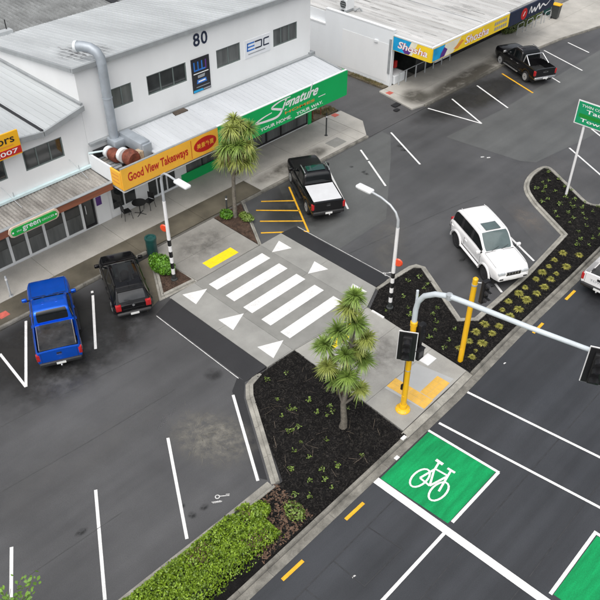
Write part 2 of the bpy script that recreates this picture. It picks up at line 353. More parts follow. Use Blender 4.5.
stain('damp_stain', (44,25.6), 8.0, 1.9, -.08, (.03,.03,.029), .95, park, z=.0062, nscale=.6, rough=.35, thr=(.25,.55))
stain('damp_stain', (25.6,24.6), 3.5, 2.6, .5, (.034,.034,.034), .85, park, z=.0067, nscale=.6, rough=.35, thr=(.25,.55))
stain('damp_stain', (28.4,14.6), 2.6, 1.7, 1.0, (.035,.035,.035), .75, park, z=.0062, nscale=1, rough=.35)
stain('damp_stain', (31.5,9.0), 4.5, 1.3, .02, (.035,.036,.04), .7, road, z=.0062, nscale=1, rough=.35)
for i_ in range(14):
    bx_, by_ = random.choice([(8.9,14.6),(5.6,14.7),(12.0,24.2),(30.9,24.2),(34.0,24.3),(36.5,24.4),(44.3,24.3),(28.2,14.9)]); stain('oil_drip', (bx_+random.gauss(0,.5), by_+random.gauss(0,.7)), random.uniform(.12,.32), random.uniform(.12,.32), 0, (.022,.022,.022), .75, park, z=.0073+i_*.00005, nscale=5, rough=.35)
stain('scuff_film', (26.2,19.0), 4.2, 1.3, .7, (.17,.165,.15), .45, park, z=.0072, nscale=1.2, rough=.9)
stain('scuff_film', (7.2,18.5), 5.5, 1.6, .1, (.15,.15,.15), .35, park, z=.0072, nscale=.9, rough=.9)
stain('scuff_film', (33.0,15.0), .9, 1.8, -.5, (.19,.17,.15), .6, park, z=.0072, nscale=2, rough=.9)
# joint lines in the seal of the car park
for pts in ([(2,19.4),(8,18.9),(12,18.7)], [(1,22.3),(7,21.9),(13,21.2)], [(3,15.6),(7,15.4)], [(24,19.8),(30,18.8),(33,18.2)]):
    ribbon(MB(), pts, .022, .0066).build('seal_joint', m_faint, park)

# main road markings
line('stop_line', (14.25,9.95), (14.55,-4), .30, m_white, road)
GB = [(14.42,9.86),(17.40,9.93),(17.60,7.02),(14.58,6.98)]
gb = mark('cycle_box', GB, m_grn, road, .006)
line('cycle_box_line', (17.47,9.98), (17.66,6.9), .11, m_white, road); line('cycle_box_line', (17.66,6.93), (14.72,6.90), .12, m_white, road, .0085)
line('lane_line', (14.17,6.84), (-20,6.45), .12, m_white, road)
line('crossing_line', (18.06,9.91), (19.4,-1), .11, m_white, road); line('crossing_line', (20.21,10.06), (21.6,-1), .11, m_white, road)
mark('cycle_box', [(14.78,3.02),(17.72,3.06),(18.0,-1.5),(14.9,-1.5)], m_grn, road, .006)
line('cycle_box_line', (14.72,3.10), (17.86,3.16), .12, m_white, road); line('cycle_box_line', (17.80,3.1), (18.05,-1.5), .12, m_white, road, .0085)
line('lane_line', (14.3,3.05), (-20,2.7), .12, m_white, road)
for x0, y0, x1, y1 in ((12.23,9.61,13.19,9.61),(9.1,9.57,10.07,9.57),(25.23,10.03,26.12,10.07),(28.33,10.17,29.24,10.2),(6.0,9.53,6.95,9.54),(31.4,10.28,32.3,10.31)):
    line('yellow_dash', (x0,y0), (x1,y1), .13, m_yel, road)
def bicycle(cx, cy):
    b = MB(); z = .0095
    P = lambda u, v: (cx+v, cy-u)                 # u: right, v: forward
    for s in (-1, 1):
        ribbon(b, [P(s*.42+.25*math.cos(t*.35), -.42+.5*math.sin(t*.35)) for t in range(18)], .075, z, True)
    for pts in (((-.42,-.42),(-.26,.30)),((-.26,.30),(.22,.36)),((-.26,.22),(.04,-.45)),((.04,-.45),(.26,.36)),((.42,-.42),(.20,.62)),((.04,-.45),(-.42,-.42)),((-.26,.25),(-.34,.62))):
        ribbon(b, [P(*q) for q in pts], .08, z)
    ribbon(b, [P(-.50,.66), P(-.18,.66)], .13, z); ribbon(b, [P(.04,.64), P(.36,.66)], .10, z)
    return b
bicycle(15.86, 8.42).build('cycle_symbol', m_white, gb)
# sealed loop cuts
for pts in ([(-5,8.7),(9.13,8.82),(14.1,8.93)], [(10.76,8.86),(10.79,7.5)], [(12.55,8.86),(12.7,7.48)], [(10.8,7.52),(12.7,7.5)], [(-3,5.8),(11.66,5.96),(14.3,6.03)], [(14.8,6.05),(24,6.2)], [(11.9,5.9),(12.0,4.4)], [(9.4,8.8),(9.5,7.5)], [(14.8,3.9),(22,4.1)], [(-3,3.7),(14.2,3.9)]):
    ribbon(MB(), pts, .032, .0066).build('sealed_saw_cut', m_seal, road)
mark('road_patch', [(19,8.6),(40,9.4),(40,7.2),(19,6.6)], m_patchm, road, .003).data.materials[0] = m_road
for x, y in ((10.8,8.0),(22.7,9.9)):
    mark('survey_mark', [(x-.07,y-.02),(x+.08,y-.04),(x+.07,y+.01),(x-.04,y+.03)], m_wornw, road, .0085)

# ------------------------------------------------------------------ kerbs (profile swept along a line)
def offset(pl, d):
    out = []; n = len(pl)
    for i in range(n):
        a = Vector(pl[max(i-1,0)]); b = Vector(pl[i]); c = Vector(pl[min(i+1,n-1)])
        t1 = (b-a).normalized() if i else (c-b).normalized(); t2 = (c-b).normalized() if i < n-1 else t1
        n1 = Vector((-t1.y, t1.x)); n2 = Vector((-t2.y, t2.x)); k = (n1+n2).normalized(); out.append(b+k*d/max(.4, k.dot(n1)))
    return out
def sweep(pl, prof):
    mb = MB(); cols = [offset(pl, d) for d, z in prof]; n = len(pl); m = len(prof)
    vs = [(cols[j][i].x, cols[j][i].y, prof[j][1]) for i in range(n) for j in range(m)]
    fs = [(i*m+j, i*m+j+1, (i+1)*m+j+1, (i+1)*m+j) for i in range(n-1) for j in range(m-1)]
    fs += [tuple(range(m)), tuple(range((n-1)*m, n*m))]
    return mb.add(vs, fs)
def pieces(pl, step):
    out = []; cur = [Vector(pl[0])]; acc = 0
    for i in range(len(pl)-1):
        a = Vector(pl[i]); b = Vector(pl[i+1]); L = (b-a).length; pos = 0
        while acc+(L-pos) >= step:
            pos += step-acc; acc = 0; q = a+(b-a)*pos/L; cur.append(q); out.append(cur); cur = [q]
        acc += L-pos
        if L-pos > 1e-4: cur.append(b)
    if len(cur) > 1: out.append(cur)
    return out
def kerb(name, pl, prof, mat, step=2.4):
    o = thing(name, None, None, (pl[0][0], pl[0][1], 0)); o['kind'] = 'structure'
    for seg in pieces(pl, step):
        if len(seg) < 2: continue
        a, b = seg[0], seg[-1]
        if (b-a).length < .05: continue
        s0 = (seg[1]-seg[0]).normalized(); s1 = (seg[-1]-seg[-2]).normalized()
        seg[0] = seg[0]+s0*.006; seg[-1] = seg[-1]-s1*.006
        sweep(seg, prof).build('kerb_stone', mat, o, True, smooth=40)
    return o
channel = [(-.0,-.03),(.0,.012),(.31,.006),(.32,-.03)]
kstone = [(.325,-.03),(.33,.09),(.36,.125),(.46,.13),(.47,-.03)]
clip = lambda pl, x0, x1: [p for p in pl if x0 < p[0] < x1]
kerb('road_channel', [(-12,9.775)]+KO[1:-1]+[(62,11.69)], channel, m_kerbd, 3.0)
KOl = [(-12,9.775),(8,9.83),(14.2,9.93),(16.55,9.975)]; KOr = [(21.15,10.115),(24.5,10.30),(30,10.43),(62,11.69)]
kerb('median_kerb', KOl, kstone, m_kerbd, 1.8); kerb('median_kerb', KOr, kstone, m_kerbd, 1.8)
lowk = [(.325,-.03),(.33,.03),(.36,.05),(.62,.10),(.63,-.03)]
kerb('dropped_kerb', [(16.55,9.975),(19.6,10.03),(21.15,10.115)], lowk, m_kerb, 2.3)
# car-park side kerbs: path walked with the bed on the left
kw = [(-.30,-.03),(-.30,.010),(-.005,.006),(0,.09),(.03,.125),(.13,.13),(.14,-.03)]
kw2 = [(-.02,-.03),(-.015,.09),(.01,.125),(.19,.13),(.20,-.03)]
kerb('median_kerb', [(14.95,16.86),(14.25,16.68),(13.82,16.2),(11.58,12.42)], [(-.16,-.03),(-.15,.02),(0,.03),(.02,.11),(.06,.125),(.16,.13),(.17,-.03)], m_kerb, 1.5)
kerb('median_kerb', [(11.45,12.40),(9.4,12.42),(5.3,12.5),(-12,12.7)], kw, m_kerb, 2.4)
def chaikin(pl, it=2):
    for _ in range(it):
        out = [pl[0]]
        for a, b in zip(pl, pl[1:]): out += [(a[0]*.75+b[0]*.25, a[1]*.75+b[1]*.25), (a[0]*.25+b[0]*.75, a[1]*.25+b[1]*.75)]
        pl = out+[pl[-1]]
    return pl
kerb('median_kerb', [(62,13.9),(37.4,12.86)]+chaikin([(36.9,12.85),(36.6,13.2),(36.6,13.6),(36.85,14.05)])+chaikin([(38.2,16.35),(38.62,17.05),(38.3,17.32),(36.9,17.3),(35.5,16.75),(34.55,15.6),(34.2,15.0)])+[(32.95,12.85),(28.7,12.45),(24.2,12.34),(23.62,12.88),(25.6,16.4),(25.5,16.72),(25.2,16.85),(22.75,16.98)], [(-.15,-.03),(-.14,.03),(0,.035),(.02,.11),(.05,.125),(.15,.13),(.16,-.03)], m_kerb, 1.6)

# ------------------------------------------------------------------ planted beds
def inside(p, poly):
    x, y = p; c = False; n = len(poly)
    for i in range(n):
        x1, y1 = poly[i]; x2, y2 = poly[i-1]
        if (y1 > y) != (y2 > y) and x < (x2-x1)*(y-y1)/(y2-y1)+x1: c = not c
    return c
def bed(name, poly, mat, z=.085, amp=.035, step=.28):
    pts = [Vector(p) for p in poly]; n = len(pts)
    xs = [p[0] for p in poly]; ys = [p[1] for p in poly]
    x = min(xs)
    while x < max(xs):
        y = min(ys)
        while y < max(ys):
            q = (x+random.uniform(-.1,.1), y+random.uniform(-.1,.1))
            if inside(q, poly): pts.append(Vector(q))
            y += step
        x += step
    v, e, f, *_ = delaunay_2d_cdt(pts, [(i, (i+1) % n) for i in range(n)], [], 1, 1e-4)
    mb = MB(); mb.add([(p.x, p.y, z+amp*noise.noise(Vector((p.x*1.7, p.y*1.7, 3)))+amp*.8*noise.noise(Vector((p.x*5, p.y*5, 9)))) for p in v], f)
    return struct(name, mb, mat, smooth=60)
BEDL = [(16.62,10.40),(16.98,16.76),(14.9,16.78),(14.35,16.55),(13.9,16.1),(11.8,12.27),(9.4,12.3),(-12,12.56),(-12,10.2),(8,10.27),(14.2,10.37)]
BEDR = [(21.2,10.56),(24.5,10.74),(30,10.88),(62,12.14),(62,13.78),(37.4,12.74),(36.75,12.8),(36.46,13.35),(36.6,13.85),(37.5,15.4),(38.35,16.95),(38.2,17.12),(36.95,17.1),(35.65,16.6),(34.75,15.6),(33.02,12.73),(28.7,12.33),(24.15,12.22),(23.48,12.86),(25.45,16.4),(25.2,16.7),(22.75,16.84),(21.35,16.22)]
bl = bed('planting_bed', BEDL, m_mulch); br = bed('planting_bed', BEDR, m_mulch)
def chips(poly, n, xr, yr, mat, name, parent, sz=(.03,.10), z=.09, thick=.3, asp=(.25,.6)):
    mb = MB(); k = 0
    while k < n:
        x, y = random.uniform(*xr), random.uniform(*yr)
        if not inside((x, y), poly): continue
        k += 1; a = random.uniform(0, 6.28); L = random.uniform(*sz); w = L*random.uniform(*asp)
        t = random.uniform(-.5,.5); zz = z+.035*noise.noise(Vector((x*1.7, y*1.7, 3)))+.028*noise.noise(Vector((x*5, y*5, 9)))+random.uniform(.002,.02)
        ux, uy = math.cos(a)*L/2, math.sin(a)*L/2; vx, vy = -math.sin(a)*w/2, math.cos(a)*w/2; h = L*thick*t
        mb.quad((x-ux-vx,y-uy-vy,zz-h),(x+ux-vx,y+uy-vy,zz+h),(x+ux+vx,y+uy+vy,zz+h+w*.2),(x-ux+vx,y-uy+vy,zz-h+w*.2))
    return tag(mb.build(name, mat, parent, recalc=False), kind='stuff')
chips(BEDL, 8500, (9.5,17), (10.4,16.8), m_chip, 'bark_chips', bl)
chips(BEDR, 6500, (21.2,26), (10.6,16.9), m_chip, 'bark_chips', br); chips(BEDR, 7500, (26,39), (10.8,17.2), m_chip, 'bark_chips', br)
chips([(9.6,12.45),(11.6,12.35),(11.5,10.5),(9.0,10.4)], 700, (9,11.7), (10.3,12.5), m_litter, 'leaf_litter', bl, (.05,.14))
chips(BEDL, 60, (11.3,16.4), (10.8,16.2), m_twigd, 'fallen_twigs', bl, (.15,.6), .10, .1, (.025,.05))

# ------------------------------------------------------------------ raised crossing
plat = struct('raised_crossing', MB().prism([(15.46,16.86),(15.46,23.42),(22.76,23.42),(22.76,17.02),(21.35,16.4),(17.02,16.8)], -.05, .085), m_conc3)
def slab(name, poly, mat, parent, z0=.0, z1=.1, gap=.006):
    c = Vector((sum(p[0] for p in poly)/len(poly), sum(p[1] for p in poly)/len(poly)))
    q = []
    n = len(poly)
    area = sum(poly[i][0]*poly[(i+1)%n][1]-poly[(i+1)%n][0]*poly[i][1] for i in range(n))
    pl = [Vector(p) for p in (poly if area > 0 else poly[::-1])]
    for i in range(n):
        a, b, c2 = pl[i-1], pl[i], pl[(i+1) % n]; t1 = (b-a).normalized(); t2 = (c2-b).normalized()
        k = Vector((-t1.y-t2.y, t1.x+t2.x)).normalized(); q.append(b+k*gap/max(.4, k.dot(Vector((-t1.y, t1.x)))))
    return MB().prism([tuple(v) for v in q], z0, z1).build(name, mat, parent)
for y0, y1 in ((16.86,20.1),(20.1,23.42)): slab('slab', [(15.46,y0),(16.95,y0),(16.95,y1),(15.46,y1)], m_conc3, plat, .05, .1)
for y0, y1 in ((16.83,20.1),(20.1,23.42)): slab('slab', [(16.95,y0),(21.28,y0-(.35 if y0 < 17 else 0)),(21.28,y1),(16.95,y1)], m_conc2, plat, .05, .1)
for y0, y1 in ((16.75,20.1),(20.1,23.42)): slab('slab', [(21.28,y0-(.3 if y0 < 17 else 0)),(22.76,y0+(.28 if y0 < 17 else 0)),(22.76,y1),(21.28,y1)], m_conc3, plat, .05, .1)
Z = .104
for i in range(5):
    y = 22.85-i*1.205
    MB().sheet([(17.37,y),(20.86,y),(20.86,y-.60),(17.37,y-.60)], Z).build('zebra_bar', m_white, plat)
for y in (22.65,20.1,17.55): MB().sheet([(16.0,y+.5),(17.1,y),(16.0,y-.5)], Z).build('give_way_triangle', m_white, plat)
for y in (22.55,20.05,17.55): MB().sheet([(22.2,y+.46),(21.25,y),(22.2,y-.46)], Z).build('give_way_triangle', m_white, plat)
def ramp(poly, zf): return struct('crossing_ramp', MB().prism(poly, -.03, zf), m_ramp)
ramp([(14.3,16.95),(15.45,16.9),(15.45,23.3),(14.35,23.0)], lambda p: .105 if p[0] > 15 else .008)
ramp([(22.77,17.05),(23.85,17.05),(23.8,23.4),(22.77,23.42)], lambda p: .105 if p[0] < 23 else .008)
mark('black_margin', [(14.25,17.4),(13.55,16.95),(11.36,13.0),(11.5,12.75),(13.65,16.35),(14.3,17.0)], m_ramp, park, .0062)
ribbon(MB(), [(14.28,22.9),(14.22,17.3)], .035, .0086).build('pale_edge_line', m_wornw, park)
ribbon(MB(), [(23.87,23.3),(23.92,17.05)], .03, .0086).build('pale_edge_line', m_wornw, park)
# footpath extension towards the shops and the path through the median
ext = struct('kerb_extension', MB().prism([(17.1,23.45),(21.2,23.45),(21.2,26.96),(17.0,26.96)], -.05, .08), m_conc)
slab('slab', [(17.15,23.45),(21.22,23.45),(21.22,25.2),(17.05,25.2)], m_ext, ext, .05, .108); slab('slab', [(17.05,25.2),(21.22,25.2),(21.22,26.98),(17.0,26.98)], m_ext, ext, .05, .108)
path = struct('median_path', MB().prism([(16.72,10.7),(21.1,10.78),(21.32,16.38),(17.02,16.78)], -.05, .08), m_conc)
for y0, y1, m in ((10.62,12.6,m_conc),(12.6,14.6,m_conc),(14.6,16.6,m_conc)):
    g = lambda y: 16.70+(y-10.5)*.048; h = lambda y: 21.12+(y-10.7)*.04
    slab('slab', [(g(y0),y0),(h(y0),y0+(.12 if y0 < 11 else 0)),(h(y1),y1-(.25 if y1 > 16 else 0)),(g(y1),y1+(.15 if y1 > 16 else 0))], m, path, .05, .104)
slab('pale_pad', [(17.95,12.58),(20.0,12.55),(20.35,10.85),(18.1,10.72)], m_conc, path, .09, .107).data.materials[0] = M('pale_new_concrete', (.40, .41, .41), .8, .06, 1)
def tactile(parent, x0, y0, nx, ny, mat, z, name='tactile_paving', ang=0, s=.31):
    mb = MB(); ca, sa = math.cos(ang), math.sin(ang)
    P = lambda u, v: (x0+u*ca-v*sa, y0+u*sa+v*ca)
    for i in range(nx):
        for j in range(ny):
            a, b = i*s+.004, j*s+.004; mb.prism([P(a,b),P(a+s-.008,b),P(a+s-.008,b+s-.008),P(a,b+s-.008)], z-.02, z+.006)
            for k in range(16):
                u, v = a+.04+(k % 4)*.075, b+.04+(k//4)*.075; q = P(u, v)
                mb.add([(q[0]-.018,q[1],z+.006),(q[0],q[1]-.018,z+.006),(q[0]+.018,q[1],z+.006),(q[0],q[1]+.018,z+.006),(q[0],q[1],z+.012)], [(0,1,4),(1,2,4),(2,3,4),(3,0,4)])
    return mb.build(name, mat, parent)
tactile(ext, 18.22, 23.72, 6, 2, m_tact, .108); tactile(path, 18.22, 15.6, 6, 2, m_tact, .104)
tactile(path, 18.16, 10.72, 2, 6, m_tacto, .107, ang=R(2)); tactile(path, 18.80, 10.78, 4, 2, m_tacto, .107, ang=R(2))
for x, y, w in ((16.42,10.38,.24),(15.57,10.02,.2)): MB().box(x-w/2,x+w/2,y-.07,y+.07,.0,.14 if y > 10.2 else .018).build('kerb_marker', m_white, road)
MB().box(21.24,21.34,15.35,16.05,.05,.145).build('white_edge_strip', m_white, br)

# footpath in front of the shops
foot = struct('shop_footpath', MB().prism([(-30,27.2),(34.0,27.2),(34.0,30.78),(-30,30.78)], -.05, .10), m_foot)
footr = struct('shop_footpath', MB().prism([(40.0,27.3),(74,27.3),(74,30.7),(40.0,30.7)], -.05, .10), m_foot)
fx = [4.35+4.11*i for i in range(-1, 8)]+[34.0]
for a, b in zip(fx, fx[1:]):
    if b < 34.3 and b-a > .3:
        slab('slab', [(a,28.62),(b,28.62),(b,30.76),(a,30.76)], m_foot, foot, .06, .125, .008)
        mm = m_concd if a < 24 else m_foot
        slab('slab', [(a,27.16),(b,27.16),(b,28.62),(a,28.62)], mm, foot, .06, .125, .008)
for i in range(7):
    a = 40.0+4.1*i; b = a+4.1
    slab('slab', [(a,28.75),(b,28.75),(b,30.68),(a,30.68)], m_foot, footr, .06, .125, .008)
    slab('slab', [(a,27.22),(b,27.22),(b,28.75),(a,28.75)], m_foot, footr, .06, .125, .008)
stain('damp_stain', (45.5,27.7), 7.5, 1.1, .03, (.07,.064,.052), .8, footr, z=.128, nscale=.7, rough=.4, thr=(.25,.5))
stain('damp_stain', (40.6,28.4), 1.6, 1.3, .4, (.09,.085,.07), .7, footr, z=.1285, nscale=1, rough=.4, thr=(.25,.5))
stain('damp_stain', (28.5,27.9), 4.5, .8, 0, (.09,.085,.07), .8, foot, z=.128, nscale=.8, rough=.45)
stain('grime_film', (19.2,25.6), 2.2, 1.6, .2, (.13,.125,.115), .55, None, z=.111, nscale=1.4, rough=.8)
stain('grime_film', (19.2,14.2), 2.0, 1.8, .2, (.16,.15,.14), .5, None, z=.1075, nscale=1.6, rough=.8)
for o_ in list(C.objects):
    if o_.name.startswith('grime_film'): o_.parent = ext if o_.location.y > 20 else path
fk = [(0,-.03),(.005,.09),(.03,.125),(.13,.128),(.14,-.03)]
kerb('footpath_kerb', [(16.9,27.03),(-30,27.3)][::-1], [(d, z) for d, z in fk], m_kerbd, 2.4)
kerb('footpath_kerb', [(23.3,27.0),(34.0,27.0)], fk, m_kerbd, 2.4)
kerb('footpath_kerb', [(40.0,27.1),(52,27.1),(57,26.6),(62,25.6),(70,23.8)], fk, m_kerbd, 2.4)
struct('footpath_corner', MB().prism([(52,27.2),(57,26.75),(62,25.75),(74,23.2),(74,27.3),(52,27.3)], -.04, .121), m_foot)
# island in front of the footpath: left bed with shrub, right bed with cabbage tree
kerb('island_kerb', [(17.05,26.95),(15.2,23.72),(17.1,23.55)], [(-.12,-.03),(-.1,.02),(0,.03),(.02,.11),(.05,.125),(.15,.13),(.16,-.03)], m_kerb, 1.3)
kerb('island_kerb', [(21.3,23.43),(23.38,26.95)], [(-.1,-.03),(-.08,.03),(0,.035),(.02,.11),(.04,.125),(.1,.13),(.11,-.03)], m_kerb, 1.3)
bs1 = bed('planting_bed', [(15.45,23.82),(17.06,23.68),(17.0,26.9)], m_brown, .09, .02); bs2 = bed('planting_bed', [(21.26,23.58),(21.26,26.98),(23.2,26.98)], m_brown, .09, .02)
chips([(15.45,23.82),(17.06,23.68),(17.0,26.9)], 700, (15.4,17.1), (23.6,26.9), m_brown, 'bark_chips', bs1); chips([(21.26,23.58),(21.26,26.98),(23.2,26.98)], 800, (21.2,23.3), (23.5,27), m_brown, 'bark_chips', bs2)
mark('concrete_gutter', [(14.15,23.4),(15.15,23.75),(16.9,26.95),(16.3,26.95)], m_concd, park, .0086)
MB().box(15.9,16.85,26.75,26.98,.0,.03).build('drain_grate', m_blk, park)
# driveway between the buildings
struct('driveway', MB().prism([(34.0,27.02),(40.0,27.02),(40.3,60),(35.4,60),(35.4,30.78),(34.0,30.0)], -.05, lambda p: .012 if p[1] < 28 else .11), m_patchm)
drv = MB(); slabs = [(34.02,27.2),(35.3,28.6),(35.4,30.6),(34.02,30.7)]
struct('driveway_shoulder', MB().prism(slabs, -.04, .124), m_foot); struct('driveway_shoulder', MB().prism([(38.9,27.4),(39.98,27.22),(39.98,30.6),(40.0,30.7),(39.5,30.7)], -.04, .122), m_foot)
vg1 = struct('verge', MB().prism([(32.95,30.82),(35.35,30.82),(35.35,44),(32.95,44)], -.04, .13), m_soil); vg2 = struct('verge', MB().prism([(40.02,30.75),(40.55,30.75),(40.55,44),(40.2,44)], -.04, .14), m_soil)
def grass(name, parent, poly, n, h, mat):
    mb = MB(); k = 0; xs = [p[0] for p in poly]; ys = [p[1] for p in poly]
    while k < n:
        x, y = random.uniform(min(xs), max(xs)), random.uniform(min(ys), max(ys))
        if not inside((x, y), poly) or noise.noise(Vector((x*1.3, y*1.3, 0))) < -.12: continue
        k += 1; a = random.uniform(0,6.28); L = h*random.uniform(.4,1.2); w = .012+.01*random.random(); t = random.uniform(.1,.6)*L
        mb.add([(x-math.sin(a)*w,y+math.cos(a)*w,.12),(x+math.sin(a)*w,y-math.cos(a)*w,.12),(x+math.cos(a)*t,y+math.sin(a)*t,.12+L)], [(0,1,2)])
    return tag(mb.build(name, mat, parent, recalc=False), kind='stuff')
grass('weeds', vg1, [(33,30.85),(35.3,30.85),(35.3,34),(33,34)], 2600, .16, m_weed); grass('weeds', vg2, [(40.04,30.8),(40.5,30.8),(40.5,40),(40.2,40)], 2200, .14, m_weed)
for x, y in ((9.41,27.77),(34.64,30.41),(39.75,29.99)): MB().sheet([(x-.22,y-.2),(x+.25,y-.18),(x+.22,y+.2),(x-.2,y+.22)], .129).build('red_paint_mark', m_red, foot if x < 34 else footr)
for x0, y0, x1, y1 in ((38.35,28.35,38.95,28.75),(37.9,27.9,38.3,28.2)): MB().box(x0,x1,y0,y1,.1,.128).build('drain_grate', m_blk, footr)
MB().box(31.4,32.5,27.5,28.3,.1,.131).build('service_cover', m_conc2, foot)

# ------------------------------------------------------------------ lettering
def lettering(txt, x0, x1, z0, z1, mat, parent, frame, name='lettering', shear=0, thick=.012, offset_=0.0, world=True):
    cu = bpy.data.curves.new('t', 'FONT'); cu.body = txt; cu.shear = shear; cu.offset = offset_; cu.resolution_u = 3
    o = bpy.data.objects.new('t', cu); C.objects.link(o); dg = bpy.context.evaluated_depsgraph_get(); dg.update()
    me = bpy.data.meshes.new_from_object(o.evaluated_get(dg)); bpy.data.objects.remove(o); bpy.data.curves.remove(cu)
    vs = [v.co.copy() for v in me.vertices]; fs = [tuple(p.vertices) for p in me.polygons]; bpy.data.meshes.remove(me)
    if not vs: return None
    ax, bx = min(v.x for v in vs), max(v.x for v in vs); ay, by = min(v.y for v in vs), max(v.y for v in vs)
    mb = MB(); mb.add([frame(x0+(v.x-ax)/(bx-ax)*(x1-x0), z0+(v.y-ay)/(by-ay)*(z1-z0)) for v in vs], fs)
    return mb.build(name, mat, parent, world, recalc=False)
FY = lambda Y: (lambda u, v: (u, Y, v))              # facing -y, reading along +x
FX = lambda X: (lambda u, v: (X, -u, v))             # facing -x, reading along -y (u = -y)
def plate(name, pts, frame, off, mat, parent, world=True):
    return MB().add([frame(*p) for p in pts], [tuple(range(len(pts)))]).build(name, mat, parent, world, recalc=False)
# ------------------------------------------------------------------ buildings
def wall_open(x0, x1, z0, z1, Y, t, holes):
    """wall in the plane y=Y..Y+t with rectangular openings (x0,x1,z0,z1)"""
    mb = MB(); xs = sorted({x0, x1, *[h[0] for h in holes], *[h[1] for h in holes]}); xs = [x for x in xs if x0 <= x <= x1]
    for a, b in zip(xs, xs[1:]):
        hs_ = sorted([(h[2], h[3]) for h in holes if h[0] <= a+1e-6 and h[1] >= b-1e-6]); z = z0
        for p, q in hs_:
            if p > z: mb.box(a, b, Y, Y+t, z, p)
            z = q
        if z < z1: mb.box(a, b, Y, Y+t, z, z1)
    return mb
def window(parent, x0, x1, z0, z1, Y, n, frame, glass, fr=.06, name='window', glasses=None):
    f = MB(); f.box(x0,x1,Y+.03,Y+.10,z0,z0+fr); f.box(x0,x1,Y+.03,Y+.10,z1-fr,z1); f.box(x0,x0+fr,Y+.03,Y+.10,z0+fr,z1-fr); f.box(x1-fr,x1,Y+.03,Y+.10,z0+fr,z1-fr)
    w = (x1-x0)/n
    for i in range(1, n): f.box(x0+i*w-fr/2,x0+i*w+fr/2,Y+.035,Y+.098,z0+fr,z1-fr)
    o = f.build(name, frame, parent, True)
    for i in range(n):
        a = x0+i*w+(fr if i == 0 else fr/2); b = x0+(i+1)*w-(fr if i == n-1 else fr/2)
        MB().box(a,b,Y+.07,Y+.08,z0+fr,z1-fr).build('pane', (glasses[i] if glasses else glass), o, True)
    return o
# --- the tall white block numbered 80
A = thing('commercial_building', 'two-storey white commercial block numbered 80 with a pale sloping metal roof', 'building', (24.7,34,0))
YW = 30.8
WIN = [(18.6,19.82,5.94,6.96,2),(20.75,23.27,5.94,6.96,3),(25.34,27.05,5.96,6.97,2),(29.57,31.5,5.96,6.96,3)]
SH = [(17.6,19.2,.45,2.9),(19.9,21.9,.12,2.9),(22.6,25.0,.5,2.9),(25.3,32.45,.15,2.9)]
wall_open(16.87,32.6,0,8.5,YW,.25,[w[:4] for w in WIN]+SH).build('front_wall', m_wall, A, True)
MB().prism([(0,0)]*0 or [(16.87,31.051),(17.1,31.051),(17.1,39.6),(16.87,39.6)], 0, lambda p: 8.5-(p[1]-30.8)*.131).build('side_wall', m_wall, A, True)
MB().prism([(32.37,31.051),(32.6,31.051),(32.6,39.6),(32.37,39.6)], 0, lambda p: 8.5-(p[1]-30.8)*.131).build('side_wall', m_wall, A, True)
MB().box(17.1,32.37,39.35,39.58,0,7.3).build('rear_wall', m_wall, A, True)
MB().box(17.2,32.3,31.3,31.33,0,3.2).build('shop_interior', M('dim_interior', (.03,.03,.03), .9, .4, .7, hue=(.12,.11,.10)), A, True)
rz = lambda y: 8.56-(y-30.8)*.131
rf = MB(); x = 16.72
rf.add([(16.72,30.62,rz(30.62)),(32.75,30.62,rz(30.62)),(32.75,39.75,rz(39.75)),(16.72,39.75,rz(39.75)),(16.72,30.62,rz(30.62)-.05),(32.75,30.62,rz(30.62)-.05),(32.75,39.75,rz(39.75)-.05),(16.72,39.75,rz(39.75)-.05)],[(0,1,2,3),(7,6,5,4),(0,4,5,1),(1,5,6,2),(2,6,7,3),(3,7,4,0)])
rfo = rf.build('roof', m_roof, A, True)
rb = MB(); x = 16.95
while x < 32.6:
    for a, h in ((x,.03),):
        rb.add([(a-.03,30.66,rz(30.66)+.002),(a-.012,30.66,rz(30.66)+h),(a+.012,30.66,rz(30.66)+h),(a+.03,30.66,rz(30.66)+.002),(a-.03,39.7,rz(39.7)+.002),(a-.012,39.7,rz(39.7)+h),(a+.012,39.7,rz(39.7)+h),(a+.03,39.7,rz(39.7)+.002)],[(0,1,5,4),(1,2,6,5),(2,3,7,6),(0,3,2,1),(4,5,6,7)])
    x += .30
tag(rb.build('roof_ribs', m_roof, rfo, True), kind='stuff')
fl = MB(); fl.box(16.68,32.8,30.56,30.70,8.42,8.64); fl.build('eaves_flashing', m_flash, rfo, True)
MB().prism([(16.66,30.71),(16.80,30.71),(16.80,39.8),(16.66,39.8)], lambda p: rz(p[1])-.14, lambda p: rz(p[1])+.05).build('barge_flashing', m_flash, rfo, True)
MB().prism([(32.68,30.71),(32.8,30.71),(32.8,39.8),(32.68,39.8)], lambda p: rz(p[1])-.14, lambda p: rz(p[1])+.05).build('barge_flashing', m_flash, rfo, True)
st = MB()
stain('soot_film', (18.6,32.6), 1.5, 2.1, 0, (.11,.11,.115), .9, rfo, lambda y: rz(y), .012, 3, .8)
for i in range(25):                                         # soot under the duct mouth
    a = random.uniform(0,6.28); r = abs(random.gauss(0,.75)); q = (18.3+math.cos(a)*r*.5, 32.6+math.sin(a)*r*1.4); L = random.uniform(.05,.35)
    if q[1] < 31: continue
    st.add([(q[0],q[1],rz(q[1])+.004),(q[0]+.05,q[1],rz(q[1])+.004),(q[0]+.05,q[1]+L,rz(q[1]+L)+.004),(q[0],q[1]+L,rz(q[1]+L)+.004)],[(0,1,2,3)])
tag(st.build('soot_marks', M('soot', (.16,.16,.165), .8, .2, 3), rfo, True, recalc=False), kind='stuff')
for i, (a, b, c, d_, n) in enumerate(WIN):
    window(A, a, b, c, d_, YW, n, m_win, m_glassg, .055, glasses=[m_glass]*n if i == 1 else [m_glassg]*n)
